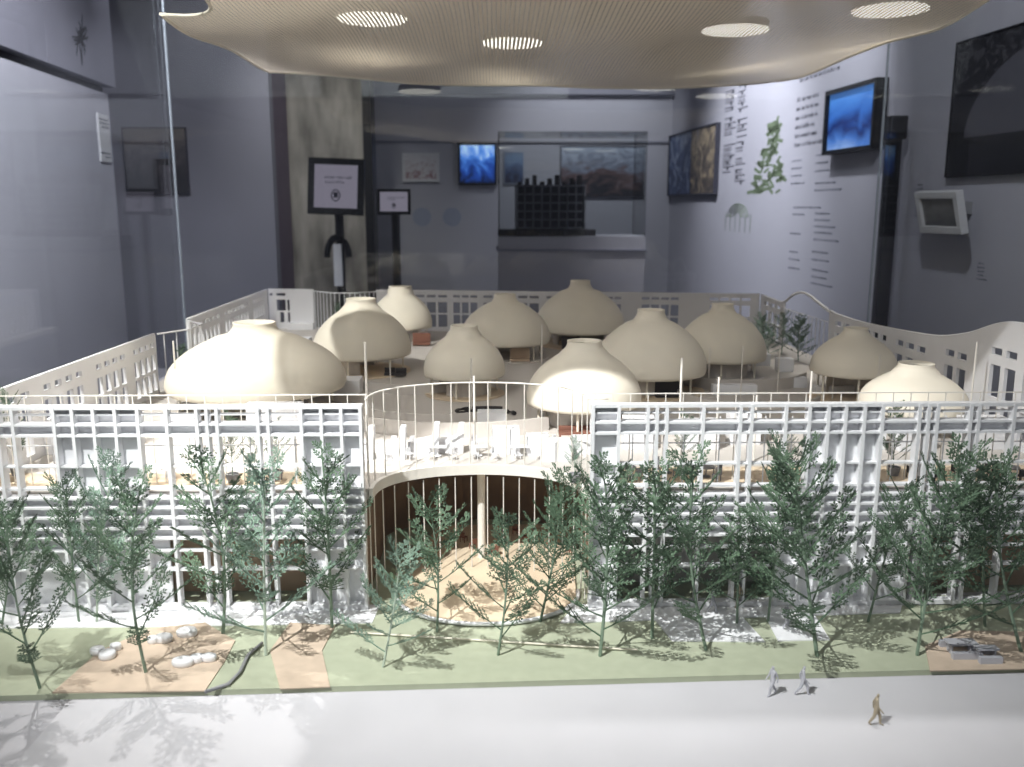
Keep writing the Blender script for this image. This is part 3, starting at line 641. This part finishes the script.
# ================================================================= DOMES
ZD = .166; ZR = .206
PROF = [(.985, 0), (1.0, .05), (1.0, .13), (.982, .23), (.94, .34), (.87, .45), (.77, .555), (.66, .645), (.545, .72), (.44, .785)]
def dome(cx, cy, R, H, nr, label, lip=0, cols=6, disc=True, seed=0):
    ZR = .206+(.013 if seed == 9 else 0)
    t = empty('domed_pavilion', (cx, cy, ZD), label, 'dome', 'cream domed pavilions on the deck')
    prof = [(r*R, z*H) for r, z in PROF]
    n0 = nr*R
    prof += [(n0*1.32 if n0*1.32 < .43*R else .42*R, .83*H), (n0*1.10, .89*H), (n0, .945*H), (n0*1.0, .98*H), (n0*(1.01+lip), 1.0*H), (n0*.9, 1.0*H), (n0*.86, .97*H), (.002, .97*H)]
    inner = [(.002, .95*H), (n0*.8, .95*H), (n0*.95, .88*H)] + [(r*R*.975, z*H*.97) for r, z in reversed(PROF)]
    mb = MB(); rings = mb.lathe([(r, z+ZR-ZD) for r, z in prof+inner], 48)
    A, B = rings[-1], rings[0]
    for k in range(48): mb.bm.faces.new((A[k], A[(k+1) % 48], B[(k+1) % 48], B[k]))
    mb.build('shell', CREAM, t, True)
    if disc: MB().disc(R*.98, .0005, .003, 40).build('floor_disc', WOOD if seed % 2 else DECKW, t)
    for k in range(cols):
        a = 2*PI*(k+.3)/cols; MB().tube([(.84*R*math.cos(a), .84*R*math.sin(a), .002), (.84*R*math.cos(a), .84*R*math.sin(a), ZR-ZD+.012)], .0022, n=8).build('column', CREAM, t)
    m = MB(); a0 = seed*1.3; N = 18
    outer = [(R*.6*math.cos(a0+PI*1.1*k/N), R*.6*math.sin(a0+PI*1.1*k/N)) for k in range(N+1)]; inn = [(x*.95, y*.95) for x, y in outer]
    for i in range(N): m.prism([outer[i], outer[i+1], inn[i+1], inn[i]], .002, ZR-ZD+.01)
    m.build('curved_partition', DECKW, t)
    return t
DOMES = [(-.448, 1.683, .165, .122, .235, 'largest cream dome, nearest on the left of the deck', 0), (-.305, 2.062, .112, .128, .30, 'cream dome behind and right of the big left dome, over a round wooden floor', 0),
 (-.264, 2.534, .087, .115, .37, 'small cream dome at the far left by the back screen', 0), (-.062, 1.80, .082, .100, .33, 'small shaded dome left of the half lit dome', 0),
 (.025, 2.254, .112, .119, .24, 'tan shaded dome at the centre back, left of the tall back dome', 0), (.233, 2.47, .122, .135, .22, 'cream dome against the middle of the back screen', 0),
 (.153, 1.531, .099, .108, .30, 'dome nearest the entry with a bright lit front and shaded crown', 0), (.317, 1.826, .115, .128, .24, 'large shaded dome right of the half lit front dome', 0),
 (.506, 1.998, .100, .121, .24, 'dome right of centre with dappled light near the back windows', 0), (.704, 1.74, .082, .088, .28, 'small shaded dome by the wavy right side screen', .05),
 (.700, 1.47, .087, .078, .33, 'bright low dome at the right front behind the facade', 0)]
for i, (x, y, R, H, nr, lab, lip) in enumerate(DOMES): dome(x, y, R, H, nr, lab, lip, 6, True, i)

# ================================================================= TREES
def leaflet(mb, p, d, up, L, W):
    s = d.cross(up).normalized(); n = s.cross(d).normalized()
    a = mb.bm.verts.new(p); b = mb.bm.verts.new(p+d*L*.55+s*W+n*W*.35); c = mb.bm.verts.new(p+d*L); e = mb.bm.verts.new(p+d*L*.55-s*W+n*W*.35); q = mb.bm.verts.new(p+d*L*.5-n*W*.3)
    for f in ((a, b, c), (a, c, e), (a, q, b), (b, q, c), (c, q, e), (e, q, a)): mb.bm.faces.new(f)
def make_tree(seed, label, H=.16, nb=15, spread=.42, low=.22, leaf=1.0, pale=False, group='etched trees in front of the facade', curve=.5):
    r = random.Random(seed); t = empty('model_tree', (0, 0, -5), label, 'tree', group)
    tr = MB(); bend = r.uniform(-.02, .02); P = lambda f: Vector((bend*math.sin(f*PI)*.6, .3*bend*math.sin(f*2), H*f))
    tr.tube([P(k/10*.97) for k in range(11)], .0018, .0008, n=6)
    fo = MB(); az = r.random()*6
    for k in range(nb):
        f = low+(.97-low)*(k/(nb-1))**.92; base = P(f); az += 2.4+r.uniform(-.3, .3)
        Lb = H*spread*(1-.66*((f-low)/(1-low))**1.1)*r.uniform(.85, 1.12); el = math.radians(24+22*f+r.uniform(-8, 8))
        dirh = Vector((math.cos(az), math.sin(az), 0)); npt = 6; pts = []
        for j in range(npt+1):
            s = j/npt; pts.append(base+dirh*Lb*s*math.cos(el)+Vector((0, 0, Lb*(s*math.sin(el)+curve*.25*s*s))))
        fo.tube(pts, .0009, .0005, n=4)
        side = Vector((-dirh.y, dirh.x, 0)); nt = max(3, int(Lb/.0050))
        for j in range(nt):
            s = .22+.78*(j+.5)/nt; i0 = min(npt-1, int(s*npt)); p = pts[i0].lerp(pts[i0+1], s*npt-i0); d0 = (pts[i0+1]-pts[i0]).normalized()
            sg = 1 if j % 2 else -1; Lt = .0145*(1.1-.65*s)*(.6+.4*H/.16)*r.uniform(.8, 1.2)
            dt = (d0*.75+side*sg*.8+Vector((0, 0, r.uniform(-.1, .35)))).normalized(); q = p+dt*Lt
            fo.tube([p, q], .0006, .0004, n=3, cap=False)
            upv = d0.cross(side).normalized()
            nl = 3
            for m_ in range(nl):
                pp = p.lerp(q, (m_+.6)/nl)
                for s2 in (1, -1):
                    dd = (dt*.7+side.cross(upv).normalized()*s2*.6+upv*r.uniform(-.15, .25)).normalized() if False else (dt*.75+dt.cross(upv).normalized()*s2*.75+upv*r.uniform(-.2, .3)).normalized()
                    leaflet(fo, pp, dd, upv, .0048*leaf*r.uniform(.7, 1.3), .00105*leaf)
            leaflet(fo, q, dt, upv, .0046*leaf, .0013*leaf)
        leaflet(fo, pts[-1], (pts[-1]-pts[-2]).normalized(), Vector((0, 0, 1)), .007*leaf, .0014*leaf)
    tr.build('trunk', TRUNKP if pale else TRUNK, t); fo.build('foliage', LEAFP if pale else LEAF, t)
    return t
protos = [make_tree(11, '', .16, 19, .42, .17), make_tree(23, '', .16, 18, .48, .15), make_tree(37, '', .16, 28, .48, .11), make_tree(51, '', .16, 16, .52, .14, 1.05), make_tree(68, '', .16, 19, .48, .13, 1.0, True)]
used = set()
def plant(k, bx_, by_, tx, ty, label, rz=0, wide=1.0, z=.0015, group='etched trees in front of the facade', push=0):
    b = atz(bx_, by_, z); top = aty(tx, ty, b.y+push); v = top-b; Ht = v.length; q = Vector((0, 0, 1)).rotation_difference(v.normalized())
    rot = (q.to_matrix().to_4x4() @ Matrix.Rotation(rz, 4, 'Z')).to_euler(); s = Ht/.158
    S = (s*wide, s*wide, s)
    if b.y > 1.10:   # by the facade the etched trees spread mostly sideways
        rot = (q.to_matrix().to_4x4() @ Matrix.Rotation(round(rz/PI)*PI, 4, 'Z')).to_euler(); S = (s*wide, s*wide*.5, s)
    if k not in used:
        used.add(k); o = protos[k]; o.location = b; o.rotation_euler = rot; o.scale = S; o['label'] = label; o['group'] = group; return o
    return dup(protos[k], b, 0, label, group, S, rot)
TREES = [(3, 40, 688, 8, 520, 'dark tree at the front left corner, leaning left over the lawn', 0, .8), (0, 79, 622, 66, 487, 'slim dark tree against the blank panels at the left end', 1, .85),
 (4, 97, 622, 113, 473, 'pale slim tree behind the sandy patch, left of the tall trunk', 2, .8), (1, 146, 673, 140, 500, 'tree with bare green lower trunk on the left sandy patch', 3, .8),
 (1, 223, 634, 202, 471, 'leaning tree behind the pebble benches with a bushy tip', .4, .9), (4, 266, 655, 268, 480, 'pale tree beside the dark curved kerb', 1.9, .85), (0, 332, 628, 323, 469, 'upright tree before the blank panels just left of the entry', 2.6, .95),
 (4, 383, 667, 402, 560, 'short pale tree on the lawn at the left end of the entry', 1.1, 1.0), (1, 437, 632, 432, 505, 'thin tree on the tan entry floor, first from the left', .9, .95), (3, 498, 655, 506, 530, 'low tree in front of the middle of the entry', 2.0, .95),
 (2, 540, 622, 562, 487, 'tree leaning right at the right end of the tan entry floor', 1.5, .85), (2, 600, 656, 606, 482, 'tree on the lawn at the right of the entry, thin bare stem', .2, .9), (0, 652, 638, 655, 478, 'dense tree right of the entry, before the grid openings', 1.3, 1.0),
 (1, 706, 650, 697, 475, 'tree standing beside the white crossing path', 2.2, .85), (0, 737, 624, 740, 520, 'short tree against the lower openings, right of the white crossing path', .7, 1.1), (0, 768, 622, 783, 455, 'tall thin tree close to the facade, just left of the broad tree', 2.9, .7), (2, 817, 656, 797, 468, 'broad tall tree on the lawn above the two grey figures', 1.2, .95),
 (0, 868, 622, 905, 490, 'tree leaning right beside the four blank panels', .5, .9), (2, 917, 655, 962, 468, 'large bushy tree leaning right, just left of the right sandy patch', 2.4, .85), (1, 1021, 652, 1003, 480, 'dark tree at the right edge of the picture', 1.6, .9), (3, 985, 626, 990, 478, 'dark tree behind the right corner tree, by the facade', .1, .85),
 (3, 2, 624, 4, 515, 'small dark tree at the left edge of the picture by the facade', 2.1, 1.0)]
for T in TREES: plant(*T)
# fern like greenery in the side gardens
def garden(k, x, y, Ht, label, rz, wide=1.0):
    s = Ht/.158; return dup(protos[k], (x, y, .166), rz, label, 'greenery in the side gardens of the deck', (s*wide, s*wide, s))
garden(0, -.655, 1.88, .085, 'small green plant in the left side gap, nearest', 1); garden(2, -.640, 1.98, .07, 'small green plant in the left side gap, farther back', 2)
garden(2, -.61, 1.86, .06, 'small green plant beside the big left dome at the railed gap', 0)
for i, (x, y, h_, k, lab) in enumerate(((.70, 2.36, .085, 4, 'pale fern behind the humped railing, left end'), (.735, 2.28, .10, 0, 'tall fern behind the humped railing, middle'), (.745, 2.18, .10, 2, 'dense fern behind the humped railing, right end'), (.69, 2.24, .07, 4, 'low pale fern inside the humped railing'), (.72, 2.42, .075, 2, 'dark fern by the short right screen'))): garden(k, x, y, h_, lab, i*1.1, 1.2)
garden(0, -.47, 2.70, .085, 'green plant behind the curved back railing', 1, .8)

# potted trees on the deck
def potted(px, py, Ht, label, k=0, white=False):
    p = atz(px, py-5, .1675); t = empty('potted_tree', p, label, 'potted tree', 'potted trees behind the facade')
    mb = MB(); R = mb.lathe([(.007, 0), (.0095, .012), (.008, .012), (.0075, .010)], 14); mb.bm.faces.new(R[0][::-1]); mb.bm.faces.new(R[-1]); mb.build('planter', GREY, t)
    src = [c for c in children(protos[k])]; s = Ht/.158
    for c_ in src: c = c_.copy(); C.objects.link(c); c.parent = t; c.location = (0, 0, .009); c.scale = (s*.85, s*.32, s); c.rotation_euler = (0, 0, PI*(px % 2))
    return t
for px, py, Ht, k, lab in ((233, 487, .082, 0, 'potted tree behind the left grid, leftmost of three'), (254, 484, .062, 1, 'potted tree behind the left grid, middle and shortest of three'), (277, 484, .068, 3, 'potted tree behind the left grid, beside the blank panels'), (683, 478, .075, 0, 'potted tree in the right room among the chairs'),
                           (784, 482, .055, 1, 'potted tree in the right room next to the four blank panels'), (893, 480, .085, 2, 'potted tree behind the grid right of the blank panels'), (18, 480, .10, 3, 'potted tree behind the grid at the far left end'), (575, 487, .05, 4, 'pale plant at the right end of the entry balcony')): potted(px, py, Ht, lab, k)

# ================================================================= DECK FURNITURE
def make_chair(m):
    mb = MB(); mb.box(-.0045, .0045, -.0045, .0045, .0080, .0092)
    for sx in (-1, 1):
        for sy in (-1, 1): mb.box(sx*.004-.0005, sx*.004+.0005, sy*.004-.0005, sy*.004+.0005, 0, .0080)
    mb.box(-.0045, .0045, .0038, .0048, .0092, .0175); return mb
def chairs(name, m, spots, label, group):
    first = None
    for x, y, rz in spots:
        if first is None: first = tag(make_chair(m).build(name, m), label, 'chair', group); first.location = (x, y, .1675); first.rotation_euler = (0, 0, rz)
        else: o = first.copy(); C.objects.link(o); o.location = (x, y, .1675); o.rotation_euler = (0, 0, rz)
def table(x, y, label, m=WHITE, r=.012, rect=None, group='small tables on the deck'):
    t = empty('model_table', (x, y, .1675), label, 'table', group)
    if rect: MB().box(-rect[0], rect[0], -rect[1], rect[1], .0135, .015).build('tabletop', m, t)
    else: MB().disc(r, .0135, .015, 20).build('tabletop', m, t)
    MB().tube([(0, 0, .0005), (0, 0, .0135)], .0012, n=6).build('leg', m, t); MB().disc(r*.5, 0, .001, 14).build('foot', m, t)
    return t
def seats_round(x, y, n, d=.021, a0=.3): return [(x+d*math.cos(a0+2*PI*k/n), y+d*math.sin(a0+2*PI*k/n), a0+2*PI*k/n-PI/2) for k in range(n)]
LG = 'chairs in the left front room'
sp = []
for k, (x, y) in enumerate(((-.455, 1.225), (-.425, 1.29), (-.39, 1.225))): table(x, y, ['small white table behind the left grid, nearest the blank panels', 'small white table behind the left grid, set farther back', 'small white table behind the left grid, beside the paired fins'][k]); sp += seats_round(x, y, 4)
chairs('model_chair', WHITE, sp, 'tiny white chair at a table in the left front room', LG)
sp = []
for k, (x, y) in enumerate(((.185, 1.215), (.245, 1.235), (.295, 1.215))): table(x, y, ['small grey table behind the right grid, next to the entry panel', 'small grey table behind the right grid, by the potted tree', 'small grey table behind the right grid, third from the entry'][k], GREY); sp += seats_round(x, y, 4, a0=.5)
chairs('model_chair', GREY, sp, 'tiny grey chair at a table in the right front room', 'grey chairs in the right front room')
sp = []
for k, (x, y) in enumerate(((.60, 1.205), (.665, 1.21), (.72, 1.205))): table(x, y, ['small dark table behind the right end grid, nearest the blank panels', 'small dark table in the middle of the right end room', 'small dark table at the right end of the deck'][k], GREY); sp += seats_round(x, y, 4, a0=.1)
chairs('model_chair', DARK, sp, 'tiny dark chair at a table in the right end room', 'dark chairs in the right end room')
_c = tag(make_chair(RUST).build('model_chair', RUST), 'tiny reddish chair deep inside the arched entry', 'chair', 'chairs inside the arched entry'); _c.location = (*CAVITY_SEATS[0][:2], .0064)
for x, y, rz in CAVITY_SEATS[1:]: o = _c.copy(); C.objects.link(o); o.location = (x, y, .0064); o.rotation_euler = (0, 0, rz)
# desks in rows behind the entry railing
sp = []
for r_ in range(3):
    for k in range(9):
        x = -.16+.032*k; y = 1.312+.035*r_
        if r_ == 0 and abs(x+.02) > .085 and False: continue
        sp.append((x, y, (k*37 % 7)*.4))
for i in range(5):
    x = -.15+.062*i; table(x, 1.330, ['first', 'second', 'third', 'fourth', 'fifth'][i]+' white desk from the left in the row behind the entry railing', WHITE, .012, (.014, .007), 'desks behind the entry railing')
chairs('model_chair', WHITE, sp, 'tiny white chair behind the entry railing', 'chairs behind the entry railing')
# high back booth screens
for i, (px, py, h_, lab) in enumerate(((396, 462, .05, 'white high backed booth behind the railing, leftmost'), (430, 458, .05, 'white high backed booth behind the railing, second from left'), (455, 455, .045, 'white high backed booth behind the railing, beside the tall rod'), (364, 462, .05, 'white high backed booth at the left end of the railing'))):
    p = atz(px, py, .166); t = empty('booth', (p.x, p.y+.02, .166), lab, 'booth', 'booths behind the entry railing')
    MB().prism([(-.030, 0), (.012, 0), (.014, h_), (.006, h_), (.002, h_*.55), (-.03, h_*.42)], -.010, .010, Matrix.Rotation(PI/2, 4, 'X')).build('side_panel', WHITE, t)
    MB().box(-.028, .0, .010, .03, 0, .010).build('bench_seat', WHITE, t)
def block(px, py, w_, d_, h_, label, m=WHITE, rz=0, name='card_block'):
    p = atz(px, py, .166); o = MB().box(-w_/2, w_/2, 0, d_, 0, h_, Matrix.Rotation(rz, 4, 'Z')).build(name, m, bevel=.0008); o.location = (p.x, p.y, .166); return tag(o, label, 'block', 'white card volumes on the deck')
block(506, 455, .042, .03, .040, 'tall white cube behind the entry railing right of the tall rod')
block(538, 456, .034, .03, .030, 'white cube beside the taller cube behind the railing')
block(556, 462, .045, .03, .030, 'white box nearest the right end of the entry railing')
block(492, 430, .05, .03, .03, 'white box set back behind the tall white cube')
block(590, 455, .05, .05, .02, 'low white box at the right end of the entry behind the facade panel')
block(700, 450, .06, .03, .045, 'tall white wall box in the right room behind the potted tree')
block(745, 445, .05, .03, .05, 'white upright box in the right room left of the blank panels')
block(640, 450, .05, .03, .05, 'white upright box behind the paired fins right of the entry')
block(860, 450, .08, .02, .05, 'white wall box behind the four blank panels')
block(915, 452, .05, .03, .04, 'white box behind the grid right of the blank panels')
block(985, 450, .07, .03, .05, 'white box at the right end of the deck')
block(180, 455, .05, .02, .06, 'white upright box in the left room near the paired fins')
block(275, 440, .09, .02, .06, 'white wall box behind the three potted trees')
block(110, 445, .10, .02, .05, 'white wall box behind the blank panels at the left')
block(40, 455, .05, .03, .04, 'white box behind the grid at the left end')
block(760, 366, .05, .03, .028, 'white box by the garden beside the dappled dome')
block(786, 372, .035, .03, .03, 'white box between the dappled dome and the small right dome')
block(300, 330, .08, .04, .02, 'low white box at the back left corner of the deck')
block(345, 395, .06, .05, .03, 'white box between the two left domes')
block(300, 345, .05, .04, .018, 'low white slab behind the big left dome')
block(735, 395, .09, .02, .02, 'low white wall on the deck in front of the dappled dome')
block(835, 395, .08, .02, .018, 'low white wall left of the bright right dome')
block(800, 388, .03, .02, .022, 'small white box in front of the small right dome')
# low curved walls
def curved(cx, cy, R, a0, a1, h_, label, m=DECKW, th=.005):
    mb = MB(); N = 24; rad = math.radians
    pts = [(rad(a0+(a1-a0)*k/N)) for k in range(N+1)]
    o = [(R*math.cos(a), R*math.sin(a)) for a in pts]; i_ = [((R-th)*math.cos(a), (R-th)*math.sin(a)) for a in pts]
    for k in range(N): mb.prism([o[k], o[k+1], i_[k+1], i_[k]], 0, h_)
    b = mb.build('curved_wall', m); b.location = (cx, cy, .166); return tag(b, label, 'low wall', 'low curved walls on the deck')
curved(-.06, 1.74, .30, 205, 300, .026, 'low curved wall behind the entry railing, left of the half lit dome')
curved(-.10, 1.72, .19, 215, 300, .020, 'tighter low curved wall just behind the booths')
curved(.52, 1.98, .17, 190, 330, .024, 'low curved wall around the front of the dappled dome')
curved(.50, 1.75, .14, 150, 330, .018, 'low curved wall in front of the shaded dome on the right')
curved(-.15, 1.98, .19, 200, 300, .02, 'low curved wall before the round wooden floor')
curved(.30, 1.50, .13, 200, 300, .02, 'low curved wall behind the facade panel right of the entry')
t = empty('curved_sofa', (-.015, 1.60, .166), 'dark looping sofa on the deck behind the entry railing', 'sofa')
MB().tube([(.05*math.cos(a*.35), .022*math.sin(a*.35), .005) for a in range(14)], .004, n=8).build('seat', DARK, t, True)
MB().tube([(.056*math.cos(a*.35), .027*math.sin(a*.35), .010) for a in range(3, 13)], .003, n=8).build('backrest', DARK, t, True)
t = empty('low_sofa', (.135, 1.455, .166), 'rust brown sofa under the lit rim of the dome nearest the entry', 'sofa')
MB().box(-.03, .05, -.01, .01, 0, .008).build('seat', RUST, t, bevel=.001); MB().box(-.03, .05, .006, .012, .008, .015).build('backrest', RUST, t, bevel=.001)
for i, (x, y, m, lab) in enumerate(((-.235, 1.99, DARK, 'dark tub chair under the dome over the wooden floor, left one'), (-.21, 1.985, DARK, 'dark tub chair under the dome over the wooden floor, right one'), (.06, 2.17, BROWN, 'brown cabinet under the tan centre dome'), (.20, 2.36, DARK, 'dark counter under the dome at the back'), (-.20, 2.44, RUST, 'red brown shelf right of the small far left dome'), (.34, 1.745, DARK, 'dark counter under the large shaded dome'))):
    o = MB().box(-.012-.012*(i > 1), .012+.012*(i > 1), -.008, .008, 0, .006).box(-.012-.012*(i > 1), .012+.012*(i > 1), .004, .008, .006, .016 if i < 2 else .032).build(['tub_chair', 'tub_chair', 'cabinet', 'counter', 'shelf', 'counter'][i], m, bevel=.001); o.location = (x, y, .1695); tag(o, lab, ['chair', 'chair', 'cabinet', 'counter', 'shelf', 'counter'][i])
# tall thin rods
RODS = [(365, 342, 1.42, .0020, 'tall white rod at the left end of the entry railing'), (474, 376, 1.34, .0018, 'bright white rod in the middle behind the entry railing'), (471, 358, 1.62, .0014, 'thin tan rod behind the bright middle rod'), (390, 362, 1.85, .0013, 'thin rod in front of the dome over the wooden floor'), (542, 325, 2.0, .0016, 'pale rod in front of the tan centre dome'),
        (682, 358, 1.45, .0019, 'bright rod in front of the large shaded dome'), (719, 377, 1.40, .0017, 'short bright rod right of the large shaded dome'), (743, 346, 1.75, .0012, 'thin tan rod in front of the dappled dome'), (710, 348, 1.85, .0012, 'thin faint rod at the left of the dappled dome'), (780, 345, 1.8, .0012, 'thin rod between the dappled dome and the small right dome'),
        (812, 371, 1.42, .0017, 'bright rod before the small right dome'), (836, 344, 1.72, .0012, 'thin rod on the small right dome side'), (880, 355, 1.66, .0012, 'thin rod between the two right domes'), (977, 342, 1.42, .0014, 'pale rod at the right end beside the wavy screen'), (173, 341, 1.60, .0016, 'white rod at the left beside the big dome'), (757, 395, 1.30, .0016, 'short white post just above the right roof rail'), (318, 355, 1.78, .0014, 'white rod between the big left dome and its neighbour')]
for px, py, Yv, r_, lab in RODS:
    p = aty(px, py, Yv); tag(MB().tube([(p.x, Yv, .166), (p.x, Yv, p.z)], r_, n=8).build('upright_rod', RAILM), lab, 'rod', 'upright rods on the deck')

# ================================================================= GROUND FURNITURE AND FIGURES
def pebble(px, py, blobs, label, h_=.008):
    p = atz(px, py, .0026); t = empty('pebble_bench', (p.x, p.y, .0026), label, 'bench', 'white pebble benches on the sand')
    for (x, y, r_, sy) in blobs:
        mb = MB(); R = mb.lathe([(r_*.92, 0), (r_, h_*.3), (r_, h_*.75), (r_*.9, h_), (r_*.5, h_*1.02)], 20, (x, y, 0), sy); mb.bm.faces.new(R[0][::-1]); mb.bm.faces.new(R[-1]); mb.build('bench_lobe', WHITE, t, True)
pebble(104, 656, [(-.010, .006, .009, .8), (.006, -.004, .010, 1.0), (.008, .016, .007, .7)], 'three lobed pebble bench at the left of the sandy patch')
pebble(192, 664, [(-.010, -.002, .013, .7), (.004, .006, .008, .9), (.018, .008, .009, .7)], 'long pebble bench at the front right of the sandy patch')
pebble(187, 635, [(0, 0, .013, .8)], 'round pebble bench behind the long bench')
pebble(164, 641, [(0, 0, .011, .8), (-.012, -.004, .007, .8)], 'small pebble bench between the bare trunk and the round bench')
pebble(283, 612, [(0, 0, .016, .6), (.02, .004, .012, .6)], 'low pebble bench on the white paving left of the entry', .006)
for i, (px, py, lab) in enumerate(((960, 652, 'white picnic table on the sandy patch at the right front'), (985, 658, 'smaller white picnic table nearest the right edge'))):
    p = atz(px, py, .0026); t = empty('picnic_table', (p.x, p.y, .0026), lab, 'table', 'picnic tables on the right sand patch'); s = 1-.25*i
    MB().box(-.018*s, .018*s, -.008*s, .008*s, .0125, .0145).build('tabletop', FIG, t)
    for sx in (-1, 1): MB().box(sx*.013*s-.001, sx*.013*s+.001, -.006*s, .006*s, 0, .0125).build('leg', FIG, t)
    for sy in (-1, 1): MB().box(-.018*s, .018*s, sy*.016*s-.003, sy*.016*s+.003, 0, .008).build('bench', FIG, t)
def person(loc, m, label, H=.034, rz=0, stride=.22, seed=0, swing=.12):
    """one continuous walking figure grown from a joint skeleton"""
    k = H
    J = {'pel': (0, 0, .52), 'waist': (0, .005, .62), 'chest': (0, .0, .74), 'neck': (0, -.012, .845), 'chin': (0, -.02, .885), 'head': (0, -.02, .955),
         'hl': (.05, 0, .50), 'kl': (.052, -stride*.62, .275), 'al': (.05, -stride*.72, .045), 'tl': (.052, -stride*.72-.10, .015),
         'hr': (-.05, 0, .50), 'kr': (-.052, stride*.25, .275), 'ar': (-.05, stride*.95, .06), 'tr': (-.052, stride*.95-.08, .018),
         'sl': (.105, .0, .80), 'el': (.13, swing*.7, .62), 'wl': (.125, swing*.6, .475), 'fl': (.122, swing*.5, .43),
         'sr': (-.105, .0, .80), 'er': (-.13, -swing*.3, .62), 'wr': (-.125, -swing*1.3, .49), 'fr': (-.122, -swing*1.6, .45)}
    R = {'pel': .085, 'waist': .078, 'chest': .098, 'neck': .030, 'chin': .050, 'head': .062, 'hl': .068, 'kl': .048, 'al': .032, 'tl': .020, 'hr': .068, 'kr': .048, 'ar': .032, 'tr': .020, 'sl': .042, 'el': .030, 'wl': .021, 'fl': .016, 'sr': .042, 'er': .030, 'wr': .021, 'fr': .016}
    Ed = ['pel waist', 'waist chest', 'chest neck', 'neck chin', 'chin head', 'pel hl', 'hl kl', 'kl al', 'al tl', 'pel hr', 'hr kr', 'kr ar', 'ar tr', 'chest sl', 'sl el', 'el wl', 'wl fl', 'chest sr', 'sr er', 'er wr', 'wr fr']
    names = list(J); me = bpy.data.meshes.new('person'); me.from_pydata([tuple(c*k for c in J[n]) for n in names], [tuple(names.index(q) for q in e.split()) for e in Ed], [])
    o = bpy.data.objects.new('person', me); C.objects.link(o); md = o.modifiers.new('s', 'SKIN')
    for i, n in enumerate(names): me.skin_vertices[0].data[i].radius = (R[n]*k, R[n]*k*.8)
    me.skin_vertices[0].data[0].use_root = True
    o.modifiers.new('u', 'SUBSURF').levels = 2; o.modifiers['u'].render_levels = 2
    me.materials.append(m); o.location = loc; o.rotation_euler = (0, 0, rz); tag(o, label, 'person'); return o
def pat(px, py, z=-.0002): return atz(px, py, z)
person(pat(772, 695), FIG, 'grey walking person figure on the white road, left of the pair', .037, -1.2, .2)
person(pat(802, 695), FIG, 'grey walking person figure on the white road, right of the pair', .037, 1.3, .24)
person(pat(875, 725), FIGT, 'tan walking person figure alone at the front right of the road', .038, 1.2, .18)
person(pat(884, 596, .0021), FIG, 'grey person figure on the white paving before the blank panels, left of two', .036, .4, .15)
person(pat(892, 598, .0021), FIG, 'grey person figure on the white paving before the blank panels, right of two', .034, -2.2, .15)
person(pat(712, 612, .0021), FIG, 'grey person figure on the paving beside the crossing path', .034, .9, .2)
person(pat(738, 606, .0021), FIGT, 'tan person figure near the lower openings right of the crossing path', .034, -1, .2)
person(pat(786, 628, .0027), FIG, 'grey person figure on the white path beside the broad tree', .034, 2, .2)
